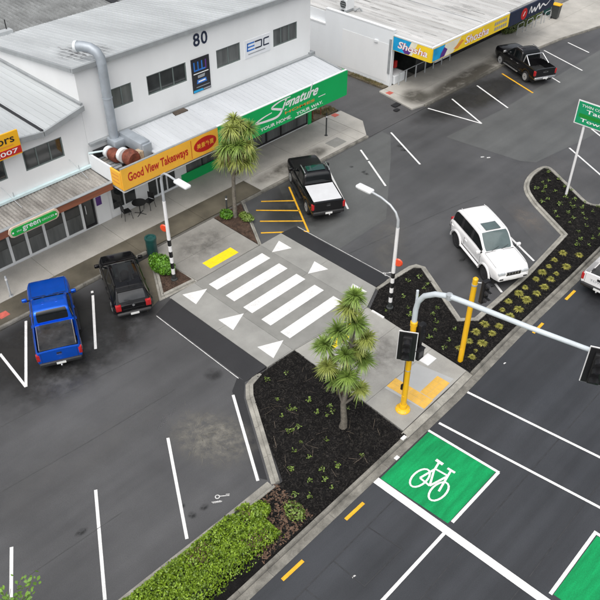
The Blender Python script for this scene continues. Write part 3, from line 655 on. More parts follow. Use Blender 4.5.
# street level of 80: takeaway window, doors, green-silled window, home builder's glazing
window(A, 17.6,19.2,.45,2.9, YW, 2, m_alu, m_glass, .07, 'shop_window')
dd = window(A, 19.9,21.9,.12,2.9, YW, 3, m_alu, m_glass, .08, 'shop_door')
for i in range(3): MB().box(19.98+i*.667,20.5+i*.667,YW+.02,YW+.06,1.2,1.28).build('door_rail', m_alu, dd, True)
MB().box(22.75,24.0,YW+.055,YW+.06,2.1,2.7).build('green_poster', m_green, A, True); window(A, 22.6,25.0,.5,2.9, YW, 2, m_blk, m_glassg, .06, 'shop_window')
MB().box(22.2,25.3,YW-.05,YW-.002,.12,.72).build('green_sill_panel', m_green, A, True)
MB().box(25.02,25.28,YW-.05,YW-.002,.12,3.0).build('green_pier', m_green, A, True)
MB().box(32.46,32.75,YW-.06,YW-.003,.12,3.0).build('green_pier', m_green, A, True)
gw = MB(); sp = [25.3,26.4,27.6,28.85,30.1,32.45]
for a in sp: gw.box(max(a-.05,25.3),min(a+.05,32.45),YW+.0,YW+.1,.15,2.9)
gw.box(25.3,32.45,YW+.01,YW+.09,.15,.25); gw.box(25.3,32.45,YW+.01,YW+.09,2.8,2.9); gwo = gw.build('shop_window', m_blk, A, True)
for a, b in zip(sp, sp[1:]): MB().box(a+.05,b-.05,YW+.05,YW+.06,.25,2.8).build('pane', m_glassg, gwo, True)
MB().box(30.5,31.9,YW+.035,YW+.04,1.05,1.2).build('window_print', m_green, gwo, True)
MB().box(33.0,33.02,31.2,31.25,.1,.11).build('meter_box', m_blk, A, True); MB().box(32.62,32.9,30.9,31.3,.13,1.0).build('dark_cupboard', m_blk, A, True)
# canopy
cz = lambda y: 4.36+(y-28.05)*.105
cn = MB(); cn.prism([(18.95,28.06),(32.68,28.06),(32.68,30.79),(18.95,30.79)], lambda p: cz(p[1])-.08, lambda p: cz(p[1])); cno = cn.build('canopy', m_roofw, A, True)
rb = MB(); x = 19.1
while x < 32.6:
    rb.prism([(x,28.1),(x+.03,28.1),(x+.03,30.7),(x,30.7)], lambda p: cz(p[1])-.01, lambda p: cz(p[1])+.018); x += .32
tag(rb.build('canopy_ribs', m_roofw, cno, True), kind='stuff')
MB().prism([(16.9,30.62),(32.7,30.62),(32.7,30.795),(16.9,30.795)], lambda p: cz(p[1])+.0, lambda p: cz(p[1])+.10).build('apron_flashing', m_flash, cno, True)
MB().prism([(32.69,28.05),(32.79,28.05),(32.79,30.9),(32.69,30.9)], lambda p: cz(p[1])-.15, lambda p: cz(p[1])+.06).build('canopy_edge', m_flash, cno, True)
MB().box(32.45,32.85,30.6,30.95,4.55,4.85).build('rainwater_head', m_flash, cno, True)
MB().box(16.82,32.7,28.1,30.79,3.1,3.16).build('soffit', m_wall, A, True)
sk = MB().prism([(21.9,30.3),(22.75,30.3),(22.7,30.6),(21.95,30.6)], lambda p: cz(p[1]), lambda p: cz(p[1])+.06).build('broken_flashing', m_junk, cno, True)
# recess behind the takeaway sign: old boards
jb = MB(); jb.box(16.85,18.94,28.08,30.75,3.8,3.88); jo = jb.build('old_roof_deck', m_junk, A, True)
MB().box(16.72,16.82,28.86,30.7,3.45,4.28).build('white_side_fascia', m_wallb, A, True)
for i in range(9):
    a = 28.2+i*.27; MB().box(16.9+random.uniform(0,.3),18.3+random.uniform(0,.5),a,a+.2,3.885,3.93+random.uniform(0,.05)).xf(Matrix.Translation((0,0,0))).build('old_board', random.choice([m_junk,m_roofR,m_flash]), jo, True)
MB().box(17.0,18.7,30.45,30.7,4.0,4.35).build('void_shade_box', m_blk, jo, True)  # solid black box; shade of the hollow put into its colour
MB().tube([(16.7,30.6,4.35),(17.7,29.9,4.45)], .05).build('pipe', m_gutter, jo, True)
# number and wall signs
nb = thing('building_number', 'dark number 80 high on the white front wall', 'number', (24.3,YW-.02,7.5))
for ch, a in (('8',23.86),('0',24.38)): lettering(ch, a, a+.44, 7.56, 8.24, m_nprint, nb, FY(YW-.015), 'digit', offset_=.02)
ps = thing('wall_poster', 'tall black poster with blue bars, left of the two-pane upper window', 'poster', (24.18,YW-.03,5.1))
MB().box(23.58,24.8,YW-.04,YW-.002,5.12,6.96).build('board', m_kprint, ps, True)
F = FY(YW-.044)
for i in range(4): plate('blue_bar', [(23.72+i*.26,6.28),(23.80+i*.26,6.28),(23.80+i*.26,6.78),(23.72+i*.26,6.78)], F, 0, m_bprint if i < 3 else m_purp, ps)
for i in range(3): plate('blue_bar', [(23.80+i*.26,6.28),(23.98+i*.26,6.28),(23.98+i*.26,6.36),(23.80+i*.26,6.36)], F, 0, m_bprint, ps)
plate('white_rule', [(23.68,6.12),(24.7,6.12),(24.7,6.17),(23.68,6.17)], F, 0, m_wprint, ps); plate('white_rule', [(23.8,5.38),(24.72,5.38),(24.72,5.42),(23.8,5.42)], F, 0, m_gprint, ps)
plate('blue_glow_panel', [(23.85,5.58),(24.55,5.58),(24.5,5.80),(23.9,5.80)], F, 0, m_bprint, ps); plate('small_print', [(23.95,5.64),(24.46,5.66),(24.44,5.74),(23.98,5.72)], FY(YW-.047), 0, m_wprint, ps)
plate('blue_strip', [(23.6,5.14),(24.3,5.14),(24.2,5.27),(23.6,5.27)], F, 0, m_cyan, ps); plate('white_rule', [(24.3,5.16),(24.78,5.16),(24.78,5.24),(24.24,5.24)], F, 0, m_gprint, ps)
plate('portrait_print', [(23.95,5.88),(24.4,5.88),(24.45,6.05),(23.95,6.03)], F, 0, m_gprint, ps)
ed = thing('wall_sign', 'pale wall sign with letters EDC between two upper windows', 'sign', (28.3,YW-.02,5.9))
MB().box(27.36,29.3,YW-.03,YW-.002,5.92,6.92).build('board', M('pale_sign_board',(.74,.76,.79),.5,.04,2), ed, True)
F = FY(YW-.034)
for xx, zz, mt in ((27.5,0,m_bprint),): 
    for k in range(3): plate('letter_bar', [(xx+.05,6.28+k*.19),(xx+.58,6.28+k*.19),(xx+.6,6.36+k*.19),(xx+.07,6.36+k*.19)], F, 0, mt, ed)
    plate('letter_bar', [(xx,6.28),(xx+.09,6.28),(xx+.12,6.74),(xx+.03,6.74)], F, 0, mt, ed)
for pts in ([(28.12,6.66),(28.6,6.66),(28.6,6.74),(28.12,6.74)],[(28.12,6.28),(28.6,6.28),(28.6,6.36),(28.12,6.36)],[(28.57,6.30),(28.66,6.30),(28.69,6.72),(28.6,6.72)],[(28.74,6.3),(28.83,6.3),(28.86,6.72),(28.77,6.72)],[(28.83,6.66),(29.2,6.66),(29.22,6.74),(28.83,6.74)],[(28.8,6.28),(29.2,6.28),(29.2,6.36),(28.8,6.36)]): plate('letter_bar', pts, F, 0, m_nprint, ed)
plate('small_print', [(27.6,6.08),(28.9,6.08),(28.9,6.14),(27.6,6.14)], F, 0, m_gprint, ed)
# --- green fascia sign
gs = thing('fascia_sign', 'long green fascia sign with white script lettering over the right-hand shop', 'sign', (27.7,28,2.95))
MB().box(22.74,32.74,27.93,28.03,2.95,4.50).build('board', m_green, gs, True)
MB().box(22.74,32.74,27.94,28.06,4.502,4.54).build('top_flashing', m_wallb, gs, True)
MB().box(32.742,32.82,27.94,30.7,2.95,4.45).build('end_return', m_green, gs, True)
F = FY(27.925)
lettering('ignature', 27.35, 30.3, 3.66, 4.40, m_wprint, gs, F, shear=.5, offset_=.022)
def strokes(pts, w, mat, name, parent, frame, w1=None):
    mb = MB(); n = len(pts); L = []; Q = []
    for i in range(n):
        a = Vector(pts[max(i-1,0)]); b = Vector(pts[min(i+1,n-1)]); t = (b-a).normalized(); k = Vector((-t.y,t.x)); ww = w*(.35+.65*math.sin(math.pi*(i+.5)/n)); L.append(Vector(pts[i])+k*ww/2); Q.append(Vector(pts[i])-k*ww/2)
    mb.add([frame(p.x,p.y) for p in L+Q], [(i,n+i,n+i+1,i+1) for i in range(n-1)]); return mb.build(name, mat, parent, True, recalc=False)
def curve(ctrl, n=18):
    out = []; P = [Vector(ctrl[0])]+[Vector(c) for c in ctrl]+[Vector(ctrl[-1])]
    for i in range(1, len(P)-2):
        for k in range(n):
            t = k/n; a, b, c, d_ = P[i-1], P[i], P[i+1], P[i+2]
            out.append(tuple(.5*((2*b)+(c-a)*t+(2*a-5*b+4*c-d_)*t*t+(3*b-a-3*c+d_)*t**3)))
    out.append(tuple(P[-2])); return out
strokes(curve([(28.05,4.42),(27.2,4.40),(26.6,4.22),(27.0,4.02),(27.35,3.85),(27.0,3.58),(26.2,3.60),(25.4,3.72),(25.9,3.88),(26.6,3.96)]), .14, m_wprint, 'lettering', gs, F)
strokes(curve([(29.6,4.12),(29.75,4.52),(29.82,4.62)]), .10, m_wprint, 'lettering', gs, F)
lettering('HOMES', 27.6, 30.0, 3.50, 3.66, m_oprint, gs, FY(27.922), offset_=.015)
for i in range(0): pass
lettering('YOUR HOME.', 25.7, 28.1, 3.12, 3.32, m_wprint, gs, F, offset_=.02); lettering('YOUR WAY.', 28.5, 30.7, 3.12, 3.32, m_wprint, gs, F, offset_=.02)
plate('small_print', [(28.4,2.99),(30.2,2.99),(30.2,3.05),(28.4,3.05)], F, 0, m_wprint, gs)
plate('small_print', [(30.3,3.62),(30.9,3.62),(30.9,3.66),(30.3,3.66)], F, 0, m_wprint, gs)
# --- yellow takeaway sign
ts = thing('fascia_sign', 'yellow takeaway fascia sign with red lettering and a red oval', 'sign', (19.7,28,3.33))
MB().box(16.72,22.73,27.94,28.04,3.33,4.46).build('board', m_ysign, ts, True)
MB().box(16.70,16.80,28.045,28.85,3.36,4.26).build('end_return', m_ysign, ts, True)
MB().box(16.72,22.73,27.95,28.07,4.462,4.50).build('top_flashing', m_flash, ts, True)
F = FY(27.935)
lettering('Good View Takeaways', 17.05, 20.72, 3.56, 4.18, m_rsign, ts, F, offset_=.028)
plate('divider', [(20.93,3.4),(20.96,3.4),(20.96,4.4),(20.93,4.4)], F, 0, m_rsign, ts)
ov = plate('red_oval', [(21.85+.75*math.cos(t*.2618),3.91+.40*math.sin(t*.2618)) for t in range(24)], F, 0, m_rsign, ts)
lettering('\u7f8e\u666f\u5916\u8ce3', 21.3, 22.42, 3.76, 4.05, m_ysign, ov, FY(27.931), 'characters', offset_=.012)
for k in range(3): plate('small_print', [(-28.75,3.6+k*.2),(-28.2,3.6+k*.2),(-28.2,3.66+k*.2),(-28.75,3.66+k*.2)], FX(16.695), 0, m_oprint, ts)
# --- extraction duct with fans
du = thing('extractor_duct', 'grey extraction duct climbing the white wall from rusty fans', 'duct', (18.1,30.4,3.9))
MB().tube([(18.15,30.42,4.5),(18.15,30.42,8.55)], .23, 16).build('riser', m_duct, du, True, smooth=50)
MB().tube(curve([(18.15,30.42,8.5),(18.13,30.5,8.95),(17.95,30.8,9.25),(17.6,31.15,9.32),(17.4,31.4,9.3)],6) if False else [(18.15,30.42,8.5),(18.14,30.45,8.8),(18.08,30.6,9.05),(17.95,30.85,9.2),(17.75,31.15,9.25),(17.6,31.4,9.22)], .235, 16).build('top_elbow', m_duct, du, True, smooth=50)
MB().tube([(17.62,31.36,9.22),(17.55,31.48,9.21)], .26, 16).build('mouth_ring', m_ductw, du, True, smooth=50)
MB().tube([(18.15,30.42,6.8),(18.15,30.42,6.86)], .25, 16).build('joint_ring', m_duct, du, True, smooth=50)
MB().rbox(17.85,18.6,29.95,30.74,4.25,4.75,.08).build('base_elbow', m_duct, du, True, smooth=40)
MB().rbox(18.42,19.0,28.6,30.4,4.35,4.95,.05).build('plenum', m_duct, du, True, smooth=40)
MB().rbox(18.5,19.02,28.5,28.75,4.0,4.85,.04).build('plenum_box', m_duct, du, True, smooth=40)
fn = MB().lathe([(.05,-.3),(.28,-.3),(.33,-.2),(.33,.2),(.28,.3),(.05,.3)], 18, 'y', (17.55,29.6,4.3)).build('fan_housing', m_rust, du, True, smooth=40)
MB().lathe([(.26,-.12),(.30,-.12),(.30,.12),(.26,.12)], 18, 'y', (17.5,30.02,4.32)).build('white_collar', m_ductw, fn, True, smooth=40)
fn = MB().lathe([(.05,-.3),(.34,-.3),(.42,-.18),(.42,.18),(.34,.3),(.05,.3)], 18, 'y', (17.9,28.75,4.35)).build('fan_housing', m_rust, du, True, smooth=40)
MB().lathe([(.30,-.11),(.37,-.11),(.37,.11),(.30,.11)], 18, 'y', (17.75,29.16,4.4)).build('white_collar', m_ductw, fn, True, smooth=40)
MB().rbox(18.2,18.5,28.5,28.9,4.1,4.6,.04).build('motor', M('cream_rust',(.50,.38,.26),.7,.4,5), du, True)
for a in (28.55,29.0,29.5): MB().box(17.5,18.3,a,a+.05,3.93,4.05).build('support', m_blk, du, True)

# --- left-hand shop with the twin-gable roof
B = thing('shop_building', 'low white shop building with twin-gable pale roof beside the taller block', 'building', (12,34,0))
xa = 16.86
holes = [(13.5,15.57,4.58,5.6),(9.6,12.57,4.6,5.62)]; shb = [(7.0,16.6,.14,2.95)]
bw = wall_open(4,xa,0,5.7,YW,.2,holes+shb)
bw.v = [v for v in bw.v]; bw.build('front_wall', m_wall, B, True)
zg = lambda x: 6.82-(16.86-x)*.235 if x > 14.6 else 6.29+(14.6-x)*.11
gb_ = MB(); gx = [4,8,12,14.6,xa]
for a, b in zip(gx, gx[1:]):
    gb_.add([(a,YW,5.7),(b,YW,5.7),(b,YW,zg(b)-.04),(a,YW,zg(a)-.04),(a,YW+.2,5.7),(b,YW+.2,5.7),(b,YW+.2,zg(b)-.04),(a,YW+.2,zg(a)-.04)],[(0,1,2,3),(7,6,5,4),(3,2,6,7),(0,3,7,4),(1,5,6,2),(4,5,1,0)])
gb_.build('gable_wall', m_wall, B, True)
MB().box(4,4.2,31.05,46,0,6).build('side_wall', m_wall, B, True)
MB().box(6.5,16.8,31.5,31.53,0,3.2).build('shop_interior', M('dim_grocery', (.035,.032,.028), .9, .5, .9, hue=(.14,.12,.09)), B, True)
for a, b in ((14.62,16.85),(4,14.58)):
    r_ = MB(); r_.prism([(a,30.55),(b,30.55),(b,46),(a,46)], lambda p: zg(p[0])-.03, lambda p: zg(p[0])+.03); ro_ = r_.build('roof', m_roof, B, True)
    rr = MB(); x = a+.15
    while x < b-.1: rr.prism([(x-.012,30.6),(x+.012,30.6),(x+.012,45.9),(x-.012,45.9)], lambda p: zg(p[0])+.02, lambda p: zg(p[0])+.055); x += .3
    tag(rr.build('roof_ribs', m_roof, ro_, True), kind='stuff')
    MB().prism([(a,30.42),(b,30.42),(b,30.54),(a,30.54)], lambda p: zg(p[0])-.20, lambda p: zg(p[0])+.05).build('barge_board', m_flash, ro_, True)
MB().prism([(14.53,30.56),(14.67,30.56),(14.67,46),(14.53,46)], 6.28, 6.375).build('valley_gutter', m_blk, B, True)
MB().box(16.74,16.87,30.56,46,6.86,6.95).build('ridge_flashing', m_flash, B, True)
MB().tube([(14.6,30.70,6.2),(14.6,30.72,5.85)], .03, 6).build('downpipe', m_alu, B, True)
window(B, 13.5,15.57,4.58,5.6, YW-.0, 3, m_win, m_glass, .06); window(B, 9.6,12.57,4.6,5.62, YW, 4, m_win, m_glass, .06)
# street level of the left shop
fs_ = MB(); mx_ = [7.0,7.9,8.8,9.8,10.8,11.73,12.65,13.61,14.77,15.78]
for a in mx_: fs_.box(a-.065 if a > 7 else a, a+.065, YW-.03,YW+.08,.14,2.95)
fs_.box(7.0,15.78,YW-.02,YW+.07,.14,.26); fs_.box(7.0,16.6,YW-.02,YW+.07,2.85,2.95); fso = fs_.build('shop_front', m_alu, B, True)
for a, b in zip(mx_, mx_[1:]):
    MB().box(a+.065,b-.065,YW+.02,YW+.03,.26,2.85).build('pane', m_glass, fso, True); MB().box(a+.065,b-.065,YW+.005,YW+.012,.27,1.15).build('pavement_reflection', m_glassg, fso, True)  # grey strip low on each pane: pavement reflection put into the colour
dr = MB().box(15.86,16.58,YW+.1,YW+.14,.14,2.85).build('door', m_glass, B, True)
df = MB(); df.box(15.86,15.95,YW+.05,YW+.098,.14,2.85); df.box(16.5,16.58,YW+.05,YW+.098,.14,2.85); df.box(15.95,16.5,YW+.05,YW+.098,.14,.25); df.build('door_frame', m_blk, dr, True)
MB().tube([(16.05,YW+.03,1.0),(16.05,YW+.03,1.5)], .02, 6).build('door_handle', m_alu, dr, True)
MB().box(16.6,17.4,YW-.06,YW-.003,.13,3.05).build('white_pier', m_wall, B, True)
for z0, z1, mt in ((1.25,1.75,m_purp),(1.78,2.1,m_nprint),(2.2,2.5,m_gprint),(2.55,2.75,m_nprint)): MB().box(16.66,16.98,YW-.07,YW-.061,z0,z1).build('notice', mt, B, True)
# corrugated canopy
cc = MB(); n = 0; x = 4.0; pts = []
while x <= 16.68: pts.append(x); x += .035
vs = []; 
for i, x in enumerate(pts):
    z = .022*math.cos(i*math.pi/2.5)
    vs += [(x,28.93,3.42+z),(x,30.76,3.50+z)]
cc.add(vs, [(2*i,2*i+1,2*i+3,2*i+2) for i in range(len(pts)-1)]); cco = cc.build('corrugated_canopy', m_roofR, B, True, smooth=60, recalc=False)
MB().box(4,16.69,28.84,28.92,3.08,3.44).build('fascia', m_brownf, cco, True); MB().box(4,16.69,28.80,28.99,3.446,3.48).build('gutter_edge', m_flash, cco, True)
MB().box(4,16.6,28.93,30.79,3.02,3.06).build('soffit', m_wall, B, True)
MB().box(4,16.75,30.62,30.79,3.54,3.66).build('gutter', m_gutter, B, True)
for x in (12.1,15.7): MB().tube([(x,30.78,4.35),(x+.35,29.9,3.5)], .015, 6).build('stay', m_pole, B, True)
for x in (12.55,16.1): MB().tube([(x,30.7,3.9),(x,30.7,3.6)], .02, 6).build('bracket', m_pole, B, True)
# hanging sign of the grocer
gr = thing('grocer_sign', 'small green shaped board with cream border on the brown canopy edge', 'sign', (12.1,28.75,3.2))
def oct_(x0,x1,z0,z1,c): return [(x0+c,z0),(x1-c,z0),(x1-c*.35,z0+c*.35),(x1,(z0+z1)/2),(x1-c*.35,z1-c*.35),(x1-c,z1),(x0+c,z1),(x0+c*.35,z1-c*.35),(x0,(z0+z1)/2),(x0+c*.35,z0+c*.35)]
def slabp(poly, y0, y1, name, mat, parent):
    n = len(poly); return MB().add([(p[0],y0,p[1]) for p in poly]+[(p[0],y1,p[1]) for p in poly], [tuple(range(n)),tuple(range(n,2*n))[::-1]]+[(i,(i+1)%n,n+(i+1)%n,n+i) for i in range(n)]).build(name, mat, parent, True)
slabp(oct_(11.05,13.62,2.98,3.50,.2), 28.72, 28.79, 'border', m_cream, gr); slabp(oct_(11.15,13.52,3.05,3.43,.16), 28.69, 28.718, 'board', m_gsign, gr)
F = FY(28.685)
lettering('green', 11.72, 12.62, 3.09, 3.37, m_wprint, gr, F, offset_=.01); lettering('the', 11.42, 11.66, 3.2, 3.3, m_wprint, gr, F); lettering('GROCER', 12.70, 13.34, 3.2, 3.3, m_wprint, gr, F)
for x in (11.24,13.43): plate('boss', [(x+.05*math.cos(t*.7),3.24+.05*math.sin(t*.7)) for t in range(9)], F, 0, m_wprint, gr)
# amber board above the left eaves
am = thing('roof_board_sign', 'amber and red board standing above the left shop eaves', 'sign', (11.6,30.35,5.84))
MB().box(9.9,13.33,30.30,30.38,5.84,6.98).build('board', m_osign, am, True); MB().box(9.92,13.31,30.285,30.299,5.90,6.24).build('red_band', m_rsign, am, True)
F = FY(30.292)
lettering('Processors', 10.2, 13.1, 6.50, 6.88, m_kprint, am, F, offset_=.012); plate('small_print', [(11.6,6.36),(13.0,6.36),(13.0,6.41),(11.6,6.41)], F, 0, m_oprint, am)
lettering('SINCE', 10.4, 11.75, 5.97, 6.18, m_wprint, am, FY(30.282), offset_=.012); lettering('2007', 12.0, 13.15, 5.97, 6.18, m_wprint, am, FY(30.282), offset_=.012)
for x in (10.2,13.0): MB().box(x,x+.06,30.381,30.795,6.0,6.06).build('bracket', m_pole, am, True)

# --- the far dark corrugated roofs
def far_roof(name, label, x0, x1, y0, y1, z, sl):
    D = thing(name, label, 'building', ((x0+x1)/2, y0, 0)); pts = []; k = 0; x = x0
    while x <= x1: pts.append(x); x += .06
    vs = []
    for i, x in enumerate(pts):
        q = (-.03,.13,.14,-.02,-.05)[i % 5]; vs += [(x,y0,z+q),(x,y1,z+sl*(y1-y0)+q)]
    MB().add(vs, [(2*i,2*i+1,2*i+3,2*i+2) for i in range(len(pts)-1)]).build('roof', m_roofD, D, True, smooth=60, recalc=False)
    MB().prism([(x0+.1,y0+.1),(x1-.1,y0+.1),(x1-.1,y1-.1),(x0+.1,y1-.1)], 0, lambda p: z-.1+sl*(p[1]-y0)).build('wall', m_wallb, D, True)
    return D
far_roof('shed_building', 'dark corrugated roof behind the white block, left part', 2, 26.4, 40.1, 62, 6.4, .04)
D2 = far_roof('shed_building', 'dark corrugated roof behind the white block, right part', 27.0, 34.5, 40.1, 62, 6.6, .04)
MB().box(26.45,26.95,40.1,62,6.3,6.6).build('box_gutter', m_blk, D2, True)
MB().tube([(18.4,39.9,6.5),(18.4,39.9,8.1)], .03, 6).build('vent_pipe', m_blk, A, True); MB().box(17.4,18.6,39.6,40.0,7.35,7.6).build('ridge_cap', m_roof, A, True)

# --- the right-hand low building
Q = thing('corner_shop_building', 'low pale shop building with weathered white roof across the driveway', 'building', (52,38,0))
XW = 40.6
sw = MB(); sw.box(XW,XW+.25,30.7,36.83,0,3.98); sw.build('side_wall', m_wallb, Q, True)
MB().box(XW+.02,XW+.22,36.84,60,0,2.85).build('rear_side_wall', m_wallb, Q, True)
MB().box(XW+.24,XW+.268,36.84,60,2.6,3.7).build('upper_side_wall', m_wallb, Q, True); MB().box(XW-.01,XW+.235,36.84,60,2.852,2.95).build('wall_cap', m_alu, Q, True)
MB().box(XW-.02,XW+.27,30.68,36.85,3.982,4.05).build('parapet_cap', m_alu, Q, True)
for y0, y1, z0, z1 in ((30.95,35.2,.35,3.0),): MB().box(XW-.012,XW-.001,y0,y1,z0,z1).build('plaster_panel', m_wall, Q, True)
MB().box(XW-.06,XW-.002,30.78,30.95,1.0,3.4).build('downpipe', m_flash, Q, True); MB().box(XW-.1,XW-.003,31.95,32.25,2.9,3.05).build('wall_lamp', m_alu, Q, True)
zr = lambda y: 3.78+(min(y,31)-27.5)*.02
qr = MB(); qr.prism([(XW+.27,27.62),(50.2,27.62),(56,27.62),(56,70),(XW+.27,70)], lambda p: 3.55, lambda p: zr(p[1])); qro = qr.build('roof', m_roofC, Q, True)
MB().prism([(XW+.02,27.62),(XW+.269,27.62),(XW+.269,30.66),(XW+.02,30.66)], 3.55, 3.79).build('roof_edge', m_roofC, qro, True)
x = 41.3
while x < 56:
    MB().prism([(x,27.7),(x+.035,27.7),(x+.035,69),(x,69)], lambda p: zr(p[1])-.01, lambda p: zr(p[1])+.03).build('roof_seam', m_roofC if random.random() < .85 else m_flash, qro, True); x += .75
sc = MB()
for i in range(420):
    x, y, L = random.uniform(41,56), random.uniform(28,52), random.uniform(.1,1.6); w = random.uniform(.01,.05)
    sc.quad((x,y,zr(y)+.004),(x+w,y,zr(y)+.004),(x+w,y+L,zr(y+L)+.004),(x,y+L,zr(y+L)+.004))
tag(sc.build('lichen_streaks', M('lichen_grey',(.42,.42,.41),.9,.4,3), qro, True, recalc=False), kind='stuff')
MB().box(XW+.3,50.2,27.9,30.6,2.72,2.76).build('soffit', m_alu, Q, True)
# walls under the canopy
MB().box(40.86,44.0,33.5,33.7,0,3.5).build('recess_wall', m_wallb, Q, True)
fw_ = wall_open(44.0,56,0,2.7,30.9,.2,[(44.3,46.4,.9,2.5),(46.7,49.8,.3,2.6),(50.2,52.6,.3,2.6),(53,55.6,.3,2.6)]); fw_.build('front_wall', M('charcoal_shop_wall',(.045,.045,.048),.6,.2,2), Q, True)
window(Q, 44.3,46.4,.9,2.5,30.9,2,m_alu,m_glassg,.06,'shop_window')
for a, b in ((46.7,49.8),(50.2,52.6),(53,55.6)): window(Q, a,b,.3,2.6,30.9,3,m_blk,m_glass,.06,'shop_window')
MB().box(41.2,43.6,33.3,33.49,.1,2.5).build('shop_door', m_glass, Q, True)
MB().box(43.75,43.99,30.9,33.4,0,2.7).build('recess_side_wall', m_glass, Q, True)
MB().rbox(41.0,42.2,30.6,31.9,.12,.75,.05).build('ramp_upstand', m_wallb, Q, True)
for i, (x, h) in enumerate(((41.2,1.0),(42.0,1.0),(43.1,1.0),(44.2,1.0),(45.2,2.72),(46.2,2.72),(47.25,2.72))): MB().tube([(x,30.36,.12),(x,30.36,h)], .05, 8).build('post', m_pole, Q, True)
MB().tube([(41.2,30.36,1.0),(45.2,30.36,1.0)], .03, 8).build('hand_rail', m_pole, Q, True)
for a in (45.3,46.3): MB().box(a,a+.85,30.33,30.39,.5,1.05).build('rail_panel', m_wallb, Q, True)
MB().rbox(41.55,41.85,31.1,31.3,1.0,1.5,.03).build('red_notice', m_rsign, Q, True)
# its signs
def shopsign(name, label, u0, u1, z0, z1, frame, yb, split, text, tx, extra=None, axis='y'):
    s = thing(name, label, 'sign', (frame(u0, z0)[0], frame(u0, z0)[1], z0)); return s
ss = thing('fascia_sign', 'blue and yellow fascia sign on the driveway side of the corner shop', 'sign', (XW,29,2.75))
MB().box(XW-.09,XW-.0,27.5,30.62,2.76,3.72).build('board', m_lemon, ss, True)
F = FX(XW-.093)
plate('blue_panel', [(-30.6,2.78),(-29.5,2.78),(-29.1,3.70),(-30.6,3.70)], F, 0, m_cyan, ss); plate('purple_splash', [(-29.6,2.8),(-29.25,2.8),(-29.0,3.1),(-29.3,3.3),(-29.8,3.0)], FX(XW-.096), 0, m_purp, ss); plate('pale_splash', [(-29.5,2.8),(-29.0,2.8),(-28.6,3.7),(-29.1,3.7)], F, 0, m_pale, ss)
lettering('Shosha', -30.2, -27.75, 3.02, 3.5, m_rsign, ss, FX(XW-.0965), 'letter_outline', shear=.2, offset_=.05); lettering('Shosha', -30.2, -27.75, 3.02, 3.5, m_wprint, ss, FX(XW-.1), shear=.2, offset_=.018)
MB().box(XW-.1,XW+.02,27.5,30.62,3.722,3.8).build('white_cap', m_alu, ss, True)
s2 = thing('fascia_sign', 'long yellow fascia sign along the front of the corner shop', 'sign', (45,27.5,2.7))
MB().box(XW-.02,49.75,27.45,27.6,2.74,3.66).build('board', m_lemon, s2, True); MB().box(XW-.03,49.78,27.46,27.62,3.662,3.74).build('white_cap', m_alu, s2, True)
F = FY(27.446); F2 = FY(27.443); F3 = FY(27.44)
plate('blue_panel', [(40.7,2.78),(41.6,2.78),(42.0,3.62),(40.7,3.62)], F, 0, m_cyan, s2); plate('purple_splash', [(41.5,2.8),(42.0,2.8),(42.3,3.2),(41.9,3.45),(41.6,3.1)], F2, 0, m_purp, s2); plate('pale_splash', [(41.6,2.78),(43.0,2.78),(43.8,3.62),(42.0,3.62)], F, 0, m_pale, s2)
plate('pale_splash', [(43.0,3.0),(43.5,2.9),(44.2,3.3),(43.9,3.4)], F2, 0, m_oprint, s2)
lettering('Shosha', 44.3, 47.2, 2.92, 3.46, m_rsign, s2, F2, 'letter_outline', shear=.2, offset_=.05); lettering('Shosha', 44.3, 47.2, 2.92, 3.46, m_wprint, s2, F3, shear=.2, offset_=.018)
for r_, zz in ((0,3.27),(1,2.9)):
    for k in range(6): plate('small_print', [(47.85+k*.27+r_*.05,zz),(48.05+k*.27+r_*.05,zz),(48.09+k*.27+r_*.05,zz+.22),(47.89+k*.27+r_*.05,zz+.22)], F2, 0, m_gprint, s2)
s3 = thing('fascia_sign', 'charcoal fascia sign with a red disc past the yellow one', 'sign', (53,27.5,2.6))
MB().box(49.8,56.2,27.5,27.62,2.62,3.62).build('board', m_nprint, s3, True)
plate('red_disc', [(51.9+.42*math.cos(t*.35),3.1+.42*math.sin(t*.35)) for t in range(18)], FY(27.495), 0, m_rsign, s3); plate('disc_mark', [(51.75,2.95),(51.85,2.95),(52.05,3.25),(51.95,3.25)], FY(27.49), 0, m_wprint, s3)
strokes(curve([(52.6,2.95),(52.8,3.4),(53.0,2.95),(53.3,3.2),(53.5,2.95),(53.9,3.35),(54.1,2.95),(54.5,3.2),(55.0,3.0),(55.6,3.3)],8), .16, m_wprint, 'lettering', s3, FY(27.49))
# air conditioner on the parapet
ac = thing('air_conditioner', 'white outdoor air conditioner unit on the roof edge of the low building', 'air conditioner', (41.6,35.9,3.9))
MB().rbox(41.25,42.1,35.5,36.1,4.0,4.75,.03).build('case', m_alu, ac, True); MB().lathe([(.02,-.03),(.27,-.03),(.27,.0),(.02,.0)],20,'x',(41.245,35.8,4.38)).build('fan_grille', m_bink, ac, True)
for k in range(4): MB().box(41.205,41.215,35.5+.03,36.1-.03,4.15+k*.15,4.17+k*.15).build('guard_bar', m_pole, ac, True)
for y in (35.6,35.95): MB().box(41.2,42.15,y,y+.06,3.82,3.999).build('foot', m_pole, ac, True)
MB().tube([(41.9,35.3,3.9),(42.3,35.2,4.0),(42.4,35.0,3.85)], .06, 8).build('pipe', m_flash, ac, True)
